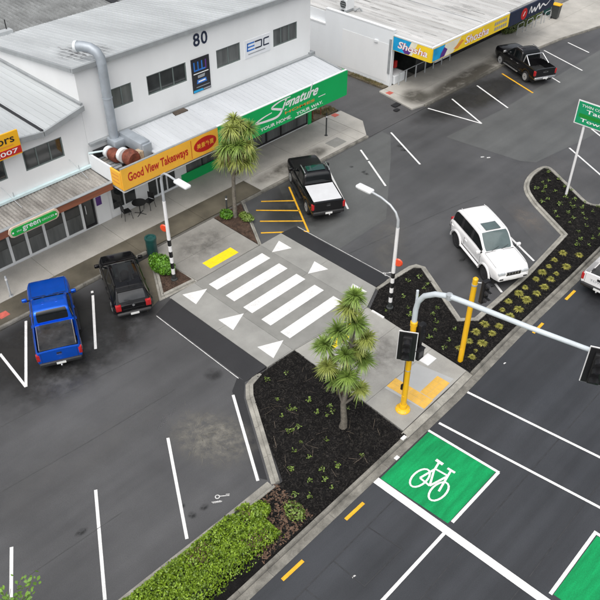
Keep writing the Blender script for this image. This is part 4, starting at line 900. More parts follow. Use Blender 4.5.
# ------------------------------------------------------------------ street furniture
def lamp(label, x, y, s, hb, arm, head):
    """crossing lamp: banded pole, beacon disc, arm reaching in direction s along y"""
    L = thing('crossing_lamp', label, 'lamp', (x,y,0)); n = 0
    MB().lathe([(.16,.06),(.16,.14),(.10,.16),(.10,.45)], 16).build('base_sleeve', m_bink, L, smooth=40)
    bh = (hb-.45)/7
    for i in range(7): MB().lathe([(.088,.45+i*bh),(.088,.45+(i+1)*bh)], 16).build('pole_band', m_polew if i % 2 == 0 else m_polek, L, smooth=40)
    MB().lathe([(.085,hb),(.075,4.5)], 16).build('white_pole', m_polew, L, smooth=40)
    MB().tube(arm, [.065]*2+[.05]*(len(arm)-2), 10).build('arm', m_pole, L, smooth=60)
    h = MB().rbox(-.17,.17,-.42,.42,-.07,.09,.07,3).xf(Matrix.Translation(head)).build('luminaire', m_alu, L, smooth=50)
    MB().rbox(-.12,.12,-.3,.3,-.09,-.065,.01).xf(Matrix.Translation(head)).build('lens', m_wprint, h)
    return L
L1 = lamp('banded crossing lamp beside the green shrub on the shop side', 16.46, 24.33, -1, 2.75, [(0,0,4.5),(0,0,5.55),(0,-.08,5.85),(0,-.3,6.02),(0,-.65,6.04),(0,-1.1,6.0)], (0,-1.5,6.0))
bc = MB().lathe([(.01,-.04),(.16,-.04),(.20,0),(.16,.04),(.01,.04)], 24, 'x').xf(Matrix.Translation((-.02,.25,2.95)) @ Matrix.Rotation(R(25),4,'Z')).build('beacon_disc', m_red2, L1, smooth=40)
MB().tube([(0,.05,2.95),(0,.18,2.95)], .02, 6).build('bracket', m_polek, L1)
L2 = lamp('banded crossing lamp standing in the mulch bed on the median', 22.06, 15.63, 1, 2.4, [(0,0,4.4),(0,.02,4.9),(0,.18,5.2),(0,.5,5.42),(0,1.0,5.56),(0,1.5,5.6)], (0,1.9,5.6))
MB().lathe([(.01,-.04),(.17,-.04),(.21,0),(.17,.04),(.01,.04)], 24, 'x').xf(Matrix.Translation((.06,-.16,2.72)) @ Matrix.Rotation(R(20),4,'Z')).build('beacon_disc', m_red2, L2, smooth=40)
MB().tube([(0,0,2.72),(.05,-.05,2.72)], .02, 6).build('bracket', m_polek, L2)
def head(parent, c, ang, board=True, n=3, sc=1.0, name='signal_head', world=False):
    """traffic signal head looking along -x, turned by ang"""
    Mx = Matrix.Translation(c) @ Matrix.Rotation(ang,4,'Z')
    b = MB().rbox(-.08,.10,-.17*sc,.17*sc,-.19*n*sc,.19*n*sc,.03).xf(Mx).build(name, m_polek, parent, smooth=40)
    if board:
        MB().rbox(.0,.025,-.355*sc,.355*sc,-.715*sc,.715*sc,.012,2).xf(Mx @ Matrix.Translation((.11,0,0))).build('white_border', m_polew, b)
        MB().rbox(-.012,.014,-.325*sc,.325*sc,-.685*sc,.685*sc,.006,1).xf(Mx @ Matrix.Translation((.095,0,0))).build('backboard', m_polek, b)
    for i in range(n):
        z = (i-(n-1)/2)*.37*sc
        MB().lathe([(.01,-.02),(.13*sc,-.02),(.13*sc,0),(.01,0)], 16, 'x').xf(Mx @ Matrix.Translation((-.085,0,z))).build('lens', m_lens, b)
        v = MB(); N = 10
        for k in range(N+1):
            a = R(-20+220*k/N); v.v += [tuple(Mx @ Vector((-.08,.145*sc*math.cos(a),z+.145*sc*math.sin(a)))), tuple(Mx @ Vector((-.30*sc if 1 < k < N-1 else -.2*sc,.15*sc*math.cos(a),z+.15*sc*math.sin(a)-.03)))]
        v.f += [(2*k,2*k+1,2*k+3,2*k+2) for k in range(N)]
        v.build('visor', m_polek, b, recalc=False)
    return b
T1 = thing('traffic_signal', 'yellow signal pole with a grey overhead arm reaching across the road', 'traffic light', (17.56,11.32,.1))
MB().lathe([(.30,0),(.30,.04),(.24,.10),(.16,.13),(.15,.30),(.14,.32)], 20).build('base_flange', m_yp, T1, smooth=40)
MB().lathe([(.115,.3),(.11,4.6)], 16).build('pole', m_yp, T1, smooth=40)
MB().lathe([(.135,4.45),(.135,4.62),(.10,4.66)], 16).build('collar', m_yp, T1, smooth=40)
arm = [(0,0,4.6),(0,0,5.2),(0,-.06,5.6),(0,-.28,5.98),(0,-.7,6.3),(0,-1.25,6.52),(0,-2.1,6.66),(0,-4.2,6.97),(0,-6.1,7.3),(0,-8.2,7.62)]
MB().tube(arm, [.10,.10,.10,.10,.10,.097,.093,.085,.075,.065], 12).build('mast_arm', m_arm, T1, smooth=60)
MB().tube([(0,0,5.2),(0,.02,6.05)], .05, 8).build('mast_stub', m_arm, T1, smooth=60)
head(T1, (-.36,-.06,3.6), R(32)); head(T1, (.22,-.12,3.95), math.pi, False, 3, .9)
MB().rbox(-.05,.3,-.42,-.12,2.95,3.4,.04).build('pedestrian_lantern', m_polek, T1); MB().box(-.1,.32,-.44,-.1,3.41,3.43).build('lantern_hood', m_polek, T1)
MB().box(-.02,.5,-.85,-.45,3.0,3.03).build('white_visor_plate', m_polew, T1); MB().tube([(0,0,3.1),(.2,-.3,3.1)], .02, 6).build('bracket', m_polek, T1)
MB().box(-.14,-.05,.06,.14,1.15,1.4).build('push_button', m_polek, T1); MB().tube([(0,0,4.3),(-.2,.12,4.2)], .02, 6).build('bracket', m_polek, T1)
head(T1, (-.25,-6.55,7.0), R(25), True, 3, 1.0); MB().tube([(-.1,-6.5,7.36),(-.15,-6.5,7.0)], .04, 6).build('bracket', m_pole, T1)
T2 = thing('traffic_signal', 'plain yellow signal pole standing in the mulch by the kerb', 'traffic light', (21.45,11.3,.08))
MB().lathe([(.115,0),(.11,4.42),(.06,4.47)], 16).build('pole', m_yp, T2, smooth=40)
head(T2, (.12,-.42,3.95), R(75), False, 3, .95); MB().tube([(0,0,4.25),(.08,-.25,4.3)], .025, 6).build('bracket', m_pole, T2); MB().lathe([(.125,4.1),(.125,4.17)],14).build('clamp', m_pole, T2)
for a in range(6): MB().lathe([(.025,.04),(.025,.075),(.012,.09)], 8).xf(Matrix.Translation((.255*math.cos(a*1.047),.255*math.sin(a*1.047),0))).build('bolt', m_pole, T1)
MB().rbox(-.125,-.10,-.06,.06,.55,.85,.01).build('access_cover', m_yp, T1); MB().lathe([(.122,2.2),(.122,2.24)],16).build('strap', m_pole, T1); MB().lathe([(.122,3.0),(.122,3.04)],16).build('strap', m_pole, T1)
MB().tube([(-.12,.05,1.4),(-.13,.06,2.0),(-.12,.08,2.9)], .012, 6).build('cable', m_polek, T1); MB().rbox(-.125,-.10,-.05,.05,.5,.75,.01).build('access_cover', m_yp, T2)
MB().tube([(-.02,-1.25,6.62),(-.02,-1.25,6.42)], .115, 10).build('arm_collar', m_pole, T1)
# direction sign
rs = thing('road_sign', 'green direction sign with white border on tall white posts', 'road sign', (36.5,14.77,0))
for y in (14.77,12.2): MB().tube([(36.56,y,.05),(36.56,y,5.35)], .07, 12).build('post', m_polew, rs, True, smooth=60)
MB().box(36.46,36.49,11.3,15.34,4.28,5.58).build('border', m_polew, rs, True); MB().box(36.45,36.458,11.36,15.28,4.34,5.52).build('panel', M('sign_green',(.005,.29,.12),.5,.05,1), rs, True)
F = FX(36.446)
lettering('TWIN COAST', -15.1, -13.6, 5.26, 5.40, m_wprint, rs, F, offset_=.005); lettering('Taupaki', -14.8, -12.9, 4.92, 5.18, m_wprint, rs, F, offset_=.012); lettering('Township', -15.02, -12.7, 4.42, 4.66, m_wprint, rs, F, offset_=.012)
plate('green_patch', [(-15.15,4.70),(-13.0,4.70),(-13.0,4.90),(-15.15,4.90)], F, 0, M('patch_green',(.01,.26,.03),.5,.1,2), rs)
# bins, bollards, notice
def litter_bin(): 
    b = thing('litter_bin', 'dark teal litter bin behind the green shrub', 'bin', (17.0,26.72,.12)); MB().lathe([(.24,0),(.27,.05),(.27,.85)], 20).build('body', m_bin, b, smooth=40)
    MB().lathe([(.29,.85),(.30,.90),(.29,.98),(.20,.99),(.19,.93),(.02,.92)], 20).build('rim', m_bin, b, smooth=30); return b
litter_bin()
def post(label, x, y, h, mat, r=.045):
    p = thing('bollard_post', label, 'post', (x,y,.12)); MB().lathe([(r*1.0,0),(r,h),(r*.6,h+.03)], 12).build('shaft', mat, p, smooth=40); MB().lathe([(r*2.4,0),(r*2.4,.02),(r,.03)], 12).build('foot', mat, p); MB().lathe([(r*1.25,h*.82),(r*1.25,h*.88)],12).build('band', m_polew, p); return p
post('dark post standing on the footpath near the green sign end', 32.2, 28.95, 1.5, m_bink); post('pale grey post on the footpath beside the blue ute', 10.35, 28.75, 1.15, m_pole)
post('slim black post by the cabbage tree on the shop side', 22.0, 26.75, 1.1, m_bink)
nt_ = thing('notice_board', 'small white notice board on posts in the weedy verge', 'sign', (33.6,31.1,.12))
MB().box(33.2,34.15,31.08,31.12,.75,1.35).build('panel', m_polew, nt_, True)
for x in (33.3,34.05): MB().box(x-.03,x+.03,31.121,31.17,.1,1.3).build('post', m_brownf, nt_, True)
fp = thing('marker_post', 'weathered grey timber post at the driveway edge', 'post', (35.0,32.0,.12)); MB().rbox(-.05,.05,-.05,.05,0,1.3,.01).build('shaft', m_twig, fp); MB().rbox(-.06,.06,-.06,.06,1.301,1.34,.01).build('cap', m_twig, fp)
# cafe furniture in front of the takeaway
ct = thing('cafe_table', 'black pedestal cafe table outside the takeaway window', 'table', (18.75,30.05,.125))
MB().lathe([(.02,.70),(.38,.70),(.38,.73),(.02,.73)], 20).build('top', m_chair, ct); MB().lathe([(.03,.03),(.03,.70)],8).build('pedestal', m_chair, ct)
for a in range(4): MB().tube([(0,0,.05),(.34*math.cos(a*1.571+.5),.34*math.sin(a*1.571+.5),.015)], .018, 6).build('foot', m_chair, ct)
def chair(label, x, y, a):
    c = thing('cafe_chair', label, 'chair', (x,y,.125), a, 'chairs outside the takeaway')
    MB().rbox(-.22,.22,-.22,.22,.43,.47,.02).build('seat', m_chair, c); MB().rbox(-.22,.22,.19,.23,.52,.88,.02).build('backrest', m_chair, c)
    for sx in (-1,1):
        for sy in (-1,1): MB().tube([(sx*.18,sy*.18,.44),(sx*.23,sy*.23,0)], .014, 6).build('leg', m_chair, c)
        MB().tube([(sx*.2,.2,.45),(sx*.2,.215,.6)], .014, 6).build('stile', m_chair, c)
    return c
chair('black metal chair left of the cafe table by the white pier', 18.0, 30.2, R(80)); chair('black metal chair right of the cafe table by the doors', 19.45, 30.15, R(-75))
# far corner: bins, rails
def wheelie(label, x, y, a, body, lid, h=1.05):
    b = thing('wheelie_bin', label, 'bin', (x,y,.12), a)
    m = MB(); m.add([(-.22,-.26,.1),(.22,-.26,.1),(.22,.22,.1),(-.22,.22,.1),(-.28,-.33,h),(.28,-.33,h),(.28,.33,h),(-.28,.33,h)],[(3,2,1,0),(4,5,6,7),(0,1,5,4),(1,2,6,5),(2,3,7,6),(3,0,4,7)]).build('body', body, b)
    MB().rbox(-.30,.30,-.36,.36,h,h+.09,.03).build('lid', lid, b); 
    for s in (-1,1): MB().lathe([(.02,-.03),(.1,-.03),(.1,.03),(.02,.03)],12,'x').xf(Matrix.Translation((s*.24,.24,.1))).build('wheel', m_tyre, b)
    MB().tube([(-.2,.37,h-.02),(.2,.37,h-.02)], .018, 6).build('handle', body, b); return b
wheelie('dark green wheelie bin in the planted corner past the far shop', 60.9, 30.2, .2, m_bin, m_bin); wheelie('charcoal wheelie bin with yellow lid on the far footpath corner', 60.6, 29.3, .1, m_bink, m_osign, 1.1)
for i, (x, y) in enumerate(((55.6,29.55),(56.9,29.5),(58.2,29.45),(59.5,29.4))):
    h = thing('rail_hoop', ('metal hoop rail by the far shop planting, first from the shop','metal hoop rail by the far shop planting, second from the shop','metal hoop rail by the far shop planting, third from the shop','metal hoop rail nearest the wheelie bins')[i], 'rail', (x,y,.12), 0, 'hoop rails at the far corner')
    MB().tube([(-.45,0,0),(-.45,0,.75),(-.36,0,.85),(.36,0,.85),(.45,0,.75),(.45,0,0)], .03, 8).build('hoop', m_pole, h, smooth=60); MB().tube([(-.45,0,.45),(.45,0,.45)], .02, 6).build('cross_bar', m_pole, h)

# ------------------------------------------------------------------ vehicles
def bil(q, u, v): return q[0]*(1-u)*(1-v)+q[1]*u*(1-v)+q[2]*u*v+q[3]*(1-u)*v
def panel(q, u0, u1, v0, v1, off, th=.012, sl=0, r=.12):
    q = [Vector(p) for p in q]; n = (q[1]-q[0]).cross(q[3]-q[0]).normalized()
    base = [(u0,v0),(u1,v0),(u1-sl,v1),(u0+sl,v1)]; pts = []
    for i in range(4):                                       # clipped corners
        a = Vector(base[i]); p = Vector(base[i-1]); nx = Vector(base[(i+1) % 4]); pts += [a+(p-a)*r, a+(p-a)*r*.3+(nx-a)*r*.3, a+(nx-a)*r]
    top = [bil(q,*t)+n*off for t in pts]; bot = [bil(q,*t)-n*th for t in pts]; m = len(pts)
    return MB().add(top+bot, [tuple(range(m)),tuple(range(m,2*m))[::-1]]+[(i,m+i,m+(i+1) % m,(i+1) % m) for i in range(m)])
def wheel_proto(Rw, wd, rim, name='wheel'):
    pass
def vehicle(name, label, cat, loc, ang, paint, L, Wd, H, kind, Rw=.37, sill=.40, sh=1.08, hood=1.05, cab=(-1.0,.95,-.8,.25), wb=(-1.55,1.65), rim=m_rim, wd=.24, glass=m_cglass, ws=None, tumble=.17, nwin=2, trim=None, bedz=None, low=None, rg=None):
    V = thing(name, label, cat, (*loc,.0), ang); hw = Wd/2; x0, x1 = -L/2, L/2
    ra = Rw*1.16
    xs = {x0, x0+.05, x0+.14, x0+.3, x1-.95, x1-.6, x1-.36, x1-.2, x1-.09, x1-.03, x1, cab[0], cab[1], cab[0]-.02, 0}
    for c in wb:
        for k in range(-8, 9): xs.add(c+ra*math.sin(k/8*math.pi/2))
        xs.add(c-ra-.01); xs.add(c+ra+.01)
    bx0, bx1 = x0+.10, cab[0]-.10
    if kind == 'ute': xs |= {bx0, bx0+.004, bx1, bx1-.004}
    xs = sorted(xs); secs = []
    for x in xs:
        fl_ = .62 if kind == 'ute' else .85; f = max(0, (x-(x1-fl_))/fl_); rl = .28 if kind == 'ute' else .5; r_ = max(0, ((x0+rl)-x)/rl)
        w = hw*(1-(.16 if kind == 'ute' else (.26 if L < 4.6 else .16))*f**2.4-(.05 if kind == 'ute' else .12)*r_**2.2)
        zb = sill-.0+.06*f**2+.10*r_**2
        for c in wb:
            if abs(x-c) < ra: zb = max(zb, Rw+math.sqrt(ra*ra-(x-c)**2)*.98)
        if x > cab[1]: zt = hood-(.22 if L < 4.6 else .10)*((x-cab[1])/(x1-cab[1]))**1.6-(.24 if kind == 'ute' else .15)*max(0,(x-(x1-.20))/.20)**2
        elif x < cab[0]: zt = bedz if kind == 'ute' else sh
        else: zt = sh+(hood-sh)*max(0, (x-cab[0])/(cab[1]-cab[0]))
        if kind != 'ute': zt -= .10*r_**2
        zs = zt-.07
        inb = kind == 'ute' and bx0+.002 < x < bx1-.002
        s = [(w-.05,zb),(w-.005,zb+(zs-zb)*.30),(w,zb+(zs-zb)*.62),(w-.018,zs-.05),(w-.055,zs+.03),(w-.10,zt)]
        s += [(w-.12,.72),(0,.72)] if inb else [((w-.1)*.55,zt+.022*(1-f)),(0,zt+.032*(1-f))]
        secs.append([(x,y,z) for y,z in s]+[(x,-y,z) for y,z in s[-2::-1]])
    m = len(secs[0]); b = MB(); b.add([p for s in secs for p in s], [(i*m+j,i*m+j+1,(i+1)*m+j+1,(i+1)*m+j) for i in range(len(secs)-1) for j in range(m-1)])
    b.f += [tuple(range(m)), tuple(range((len(secs)-1)*m, len(secs)*m))]
    body = b.build('body', paint, V, smooth=38)
    MB().box(x0+.25,x1-.3,-hw+.16,hw-.16,.24,.70).build('underbody_arch_shade', m_under, V)  # dark box below the body; wheel-arch shade put into its colour
    # cabin: sections swept along a smoothed roof line, windows cut from the same surface
    cx0, cx1, rx0, rx1 = cab; wbt = hw-.075; wr = hw-tumble-.02; zb = sh-.06; zf = hood-.03
    ctl = [(cx0,zb),(cx0+(rx0-cx0)*.5,zb+(H-.05-zb)*.52),(rx0,H-.05),(rx0+.35,H-.005),((rx0+rx1)/2,H+.012),(rx1-.35,H-.01),(rx1,H-.06),((rx1+cx1)/2,(H-.06+zf)/2+.015),(cx1,zf)]
    pl = chaikin(ctl, 3); acc = [0]
    for p, q_ in zip(pl, pl[1:]): acc.append(acc[-1]+math.hypot(q_[0]-p[0], q_[1]-p[1]))
    NS = 56; prof = []
    for i in range(NS+1):
        d_ = acc[-1]*i/NS; k = max(j for j in range(len(acc)) if acc[j] <= d_+1e-9); k = min(k, len(pl)-2); t = (d_-acc[k])/max(1e-9, acc[k+1]-acc[k]); prof.append((pl[k][0]+(pl[k+1][0]-pl[k][0])*t, pl[k][1]+(pl[k+1][1]-pl[k][1])*t))
    def sec(i):
        x, z = prof[i]; base = zb+(zf-zb)*max(0, (x-cx0)/(cx1-cx0)); h = max(0, min(1, (z-base)/(H-base)))
        w_ = wr+(wbt-.05-wr)*(1-h)**1.2; plan = 1-.05*max(0,(x-(cx1-.5))/.5)**2-.04*max(0,((cx0+.3)-x)/.3)**2; w_ *= plan; wl_ = wbt*plan; zl = min(base, z-.0); ze = z-.085*h
        L_ = lambda t: (wl_+(w_-wl_)*t, zl+(ze-zl)*t)
        return x, z, L_, w_, h, ze
    cb = MB(); rows = []
    for i in range(NS+1):
        x, z, L_, w_, h, ze = sec(i)
        half = [L_(0),L_(.35),L_(.7),L_(1),(w_-.018,ze+.042*h),(w_-.06,ze+.07*h),(w_*.75,z-.012*h),(w_*.4,z+.0),(0,z+.006*h)]
        rows.append([(x,y,zz) for y,zz in half]+[(x,-y,zz) for y,zz in half[-2::-1]])
    mm_ = len(rows[0]); cb.add([p for r in rows for p in r], [(i*mm_+j,i*mm_+j+1,(i+1)*mm_+j+1,(i+1)*mm_+j) for i in range(NS) for j in range(mm_-1)])
    cb.build('cabin', paint, V, smooth=75)
    hs_ = [sec(i)[4] for i in range(NS+1)]; mid = NS//2
    fi = [i for i in range(mid, NS+1) if .06 < hs_[i] < .93 and prof[i][0] > rx1-.12]
    ri = [i for i in range(0, mid) if (.22 if kind == 'ute' else .16) < hs_[i] < .92 and prof[i][0] < rx0+.12]
    def glass_top(idx, frac, off, name, mat):
        g = MB(); K = 8; vs = []
        for n_, i in enumerate(idx):
            x, z, L_, w_, h, ze = sec(i); a_ = prof[max(i-1,0)]; b_ = prof[min(i+1,NS)]; tx, tz = b_[0]-a_[0], b_[1]-a_[1]; ln_ = math.hypot(tx,tz); nx_, nz_ = -tz/ln_, tx/ln_
            e_ = n_/(len(idx)-1); fr_ = frac*(1-.06*(2*e_-1)**4)
            for k in range(K+1):
                y = (w_-.02)*fr_*(2*k/K-1); dz = -.022*h*(2*k/K-1)**2*fr_**2; vs.append((x+nx_*off,y,z+dz+nz_*off))
        g.add(vs, [(r*(K+1)+k,r*(K+1)+k+1,(r+1)*(K+1)+k+1,(r+1)*(K+1)+k) for r in range(len(idx)-1) for k in range(K)]); g.build(name, mat, V, smooth=60, recalc=False)
    glass_top(fi, .90, .012, 'windscreen', ws or glass); glass_top(ri, (.88 if kind == 'ute' else .86), .012, 'rear_window', rg or glass)
    xlo, xhi = cx0+.10, cx1-.12
    cuts = [(.05,.50),(.54,.97)] if nwin == 2 else [(.03,.29),(.33,.62),(.66,.97)]
    def glass_side(u0, u1, off, name, mat, v0=.16, v1=.93):
        xa_, xb_ = xlo+(xhi-xlo)*u0, xlo+(xhi-xlo)*u1; idx = [i for i in range(NS+1) if xa_ <= prof[i][0] <= xb_ and hs_[i] > .12]
        if len(idx) < 2: return
        g = MB(); vs = []
        for i in idx:
            x, z, L_, w_, h, ze = sec(i)
            for t in (v0,.5,v1):
                y, zz = L_(t); vs.append((x,sgn*(y+off),zz+off*.3))
        g.add(vs, [(3*r+k,3*r+k+1,3*r+k+4,3*r+k+3) for r in range(len(idx)-1) for k in (0,1)]); g.build(name, mat, V, smooth=60, recalc=False)
    for sgn in (-1, 1):
        glass_side(.0, 1.0, .003, 'pillar_trim', m_trim, .13, .95)
        for u0, u1 in cuts: glass_side(u0, u1, .009, 'side_window', glass)
        # doors: shut lines and handles
        dl = [cx0+.12,(cx0+cx1)/2-.05,cx1-.05]
        for xd in dl:
            MB().box(xd-.006,xd+.006,min(sgn*(hw-.02),sgn*(hw+.003)),max(sgn*(hw-.02),sgn*(hw+.003)),sill+.14,sh-.14).build('door_seam', m_trim, V)
        for xd in dl[:-1]: MB().rbox(xd+.08,xd+.26,min(sgn*(hw-.02),sgn*(hw+.025)),max(sgn*(hw-.02),sgn*(hw+.025)),sh-.24,sh-.20,.008,1).build('door_handle', trim or paint, V)
        mr = MB().rbox(cx1-.16,cx1-.02,min(sgn*(hw+.02),sgn*(hw+.24)),max(sgn*(hw+.02),sgn*(hw+.24)),sh+.0,sh+.17,.04,2).build('wing_mirror', trim or paint, V, smooth=50)
        MB().box(cx1-.12,cx1-.06,min(sgn*(hw-.1),sgn*(hw+.03)),max(sgn*(hw-.1),sgn*(hw+.03)),sh+.0,sh+.05).build('mirror_arm', m_trim, mr)
        for c in wb:
            yc = sgn*(hw-wd/2-.01)
            o = MB().lathe([(Rw*.62,-wd/2+.01),(Rw*.9,-wd/2),(Rw,-wd/2+.04),(Rw,wd/2-.04),(Rw*.9,wd/2),(Rw*.62,wd/2-.01)],28,'y').build('wheel', m_tyre, V, smooth=35); o.location = (c,yc,Rw)
            yo = sgn*(wd/2)
            rm = MB().lathe([(.02,yo-sgn*.03),(Rw*.60,yo-sgn*.03),(Rw*.66,yo+sgn*.004),(Rw*.62,yo+sgn*.010),(Rw*.56,yo-sgn*.004),(.02,yo-sgn*.004)],22,'y')
            for k in range(6):
                a = k*2*math.pi/6; p = Vector((math.cos(a),0,math.sin(a))); t = Vector((-math.sin(a),0,math.cos(a))); q0 = Vector((0,yo+sgn*.012,0)); q1 = Vector((0,yo+sgn*.008,0))
                rm.add([p*.02+t*.045+q0,p*.02-t*.045+q0,p*Rw*.6-t*.035+q1,p*Rw*.6+t*.035+q1],[(0,1,2,3)])
            hubs = MB().lathe([(.01,yo+sgn*.004),(.05,yo+sgn*.004),(.045,yo+sgn*.02),(.01,yo+sgn*.02)],12,'y')
            ro2 = rm.build('rim', rim, o); hubs.build('hub_cap', m_trim, o)
        # lamps
        tz0, tz1 = (.78, bedz-.06) if kind == 'ute' else (sh-.34, sh-.02)
        yy = sorted((sgn*(hw-.16),sgn*(hw-.005))) if kind == 'ute' else sorted((sgn*hw*.60,sgn*hw*.885))
        MB().rbox(x0-.008,x0+(.13 if kind == 'ute' else .22),yy[0]-(.0 if sgn>0 else .0),yy[1],tz0,tz1,.03).build('tail_light', m_tail, V, smooth=40)
        hd_ = .20 if L < 4.6 else 0; yy = sorted((sgn*(hw*.42),sgn*(hw*(.68 if L < 4.6 else .83))))
        MB().rbox(x1-.22,x1+.012,yy[0],yy[1],hood-.36-hd_,hood-.19-hd_,.05).build('headlight', m_head, V, smooth=40)
    hzf = lambda x: hood-(.22 if L < 4.6 else .10)*((x-cx1)/(x1-cx1))**1.6
    for yh in (-hw+.17, hw-.17):
        hx = [cx1+.06+i*(x1-.3-cx1-.06)/6 for i in range(7)]; st2 = MB(); st2.add([(x,yh+d_,hzf(x)+.012) for x in hx for d_ in (-.007,.007)], [(2*i,2*i+1,2*i+3,2*i+2) for i in range(6)]); st2.build('bonnet_seam', m_trim, V)
    for yh in (-.28,.28): MB().rbox(rx0+.4,rx1-.4,yh-.05,yh+.05,H-.02,H+.010,.006,1).build('roof_rib', paint, V)
    MB().box(cx1+.02,cx1+.045,-hw+.2,hw-.2,hood-.0,hood+.028).build('cowl', m_trim, V)
    for yh in (-.4,.12): MB().tube([(cx1+.0,yh,hood+.03),(cx1-.12,yh+.42,hood+.13)], .009, 5).build('wiper', m_trim, V)
    bwid = hw-.07 if kind == 'ute' else hw*.88
    MB().rbox(x0-.09,x0+.2,-bwid,bwid,sill+.04,sill+.22,.05 if kind == 'ute' else .085,3).build('rear_bumper', low or m_trim, V, smooth=40)
    MB().rbox(x1-.22,x1+.05,-hw*.80,hw*.80,sill+.02,sill+.24,.07).build('front_bumper', paint if kind != 'ute' else (trim or m_trim), V, smooth=40)
    MB().rbox(x1-.12,x1+.012,-hw*.40,hw*.40,hood-.42-(.18 if L < 4.6 else 0),hood-.22-(.18 if L < 4.6 else 0),.03).build('grille', m_trim, V)
    MB().box(x0-.102,x0-.091,-.19,.19,sill+.07,sill+.18).build('number_plate', m_plate, V); MB().box(x1+.051,x1+.06,-.19,.19,sill+.07,sill+.18).build('number_plate', m_plate, V)
    return V
def ute(name, label, loc, ang, paint, **k):
    kw_ = dict(L=5.25, Wd=1.86, H=1.80, kind='ute', Rw=.38, sill=.46, sh=1.16, hood=1.20, cab=(-.78,1.12,-.62,.38), wb=(-1.58,1.62), bedz=1.20); kw_.update(k)
    V = vehicle(name, label, 'ute', loc, ang, paint, **kw_); hw = kw_['Wd']/2; x0 = -kw_['L']/2; bz = kw_['bedz']
    MB().rbox(x0+.115,x0+.15,-hw+.16,hw-.16,.74,bz-.015,.01).build('tailgate_liner', m_liner, V)
    MB().rbox(x0-.02,x0-.004,-.10,.10,bz-.17,bz-.10,.006).build('tailgate_handle', m_trim, V)
    MB().box(x0-.004,x0-.0005,-hw+.2,-hw+.212,.62,bz-.03).build('tailgate_seam', m_trim, V); MB().box(x0-.004,x0-.0005,hw-.212,hw-.2,.62,bz-.03).build('tailgate_seam', m_trim, V)
    MB().box(x0+.12,-.9,-hw+.15,hw-.15,.722,.735).build('bed_floor', m_liner, V)
    tb = MB().tube([(x0-.05,0,.5),(x0-.2,0,.48)], .03, 8).build('tow_bar', m_trim, V); MB().lathe([(.005,0),(.035,.02),(.045,.05),(.03,.085),(.005,.095)],12).xf(Matrix.Translation((x0-.2,0,.5))).build('tow_ball', m_chrome, tb, smooth=60)
    for s in (-1,1): MB().rbox(-.7,1.05,min(s*(hw-.03),s*(hw+.09)),max(s*(hw-.03),s*(hw+.09)),.36,.42,.02).build('side_step', k.get('trim') or m_trim, V)
    return V
# the blue ute
U1 = ute('parked_ute', 'bright blue double-cab ute parked nose-in at the shops', (10.57,25.22), R(64), m_blue)
MB().rbox(-2.48,-.86,-.76,.76,1.19,1.225,.015).build('bed_cover', m_tonk, U1)
for y in (-.74,.74): MB().tube([(-2.44,y,1.235),(-.9,y,1.235)], .022, 6).build('cover_rail', m_chrome, U1)
lettering('FORD', -.10, .10, .96, 1.02, m_chrome, U1, lambda u, v: (-2.642, -u, v), 'badge', world=False)
# the black ute with white cover
U2 = ute('parked_ute', 'black double-cab ute with white bed cover beside the yellow hatching', (26.72,24.82), R(60), m_black, L=5.3, H=1.82)
MB().rbox(-2.5,-.86,-.775,.775,1.195,1.24,.02).build('bed_cover', m_tonw, U2)
for s in (-1,1): MB().tube([(-.55,s*.68,1.82),(-.45,s*.69,1.87),(.25,s*.69,1.87),(.35,s*.68,1.82)], .03, 8).build('roof_rail', m_chrome, U2, smooth=60)
MB().rbox(-.40,.15,-.5,.5,1.82,1.842,.01).build('sunroof', M('green_tinted_glass',(.012,.05,.045),.05,.2,1,spec=.8,obj=True), U2)
lettering('FORD', -.10, .10, .96, 1.02, m_chrome, U2, lambda u, v: (-2.667, -u, v), 'badge', world=False)
# the far black ute with sports bar
U3 = ute('parked_ute', 'black ute with a silver sports bar parked by the yellow line', (49.6,25.6), R(65), m_black, L=5.2, Wd=1.84, H=1.80, low=m_chrome, trim=m_chrome)
for s in (-1,1):
    MB().tube([(-1.75,s*.78,1.2),(-1.05,s*.66,1.66)], .045, 10).build('sports_bar', m_chrome, U3, smooth=60); MB().tube([(-.98,s*.78,1.2),(-1.0,s*.66,1.66)], .045, 10).build('sports_bar', m_chrome, U3, smooth=60)
    MB().tube([(-.5,s*.66,1.82),(.2,s*.66,1.84)], .025, 6).build('roof_rail', m_chrome, U3)
MB().tube([(-1.0,-.66,1.66),(-1.0,.66,1.66)], .045, 10).build('sports_bar', m_chrome, U3, smooth=60)
lettering('HILUX', -.2, .2, .95, 1.05, m_chrome, U3, lambda u, v: (-2.618, -u, v), 'badge', world=False)
# the white ute on the road
U4 = ute('white_ute', 'white ute driving off along the main road at the frame edge', (31.95,9.28), R(1.5), m_carw, L=5.3, Wd=1.86)
lettering('TOYOTA', -.48, .48, .86, .98, m_gprint, U4, lambda u, v: (-2.662, -u, v), 'lettering', world=False, offset_=.01)
MB().rbox(-2.672,-2.655,-.16,.16,1.0,1.12,.01).build('handle_recess', m_trim, U4)
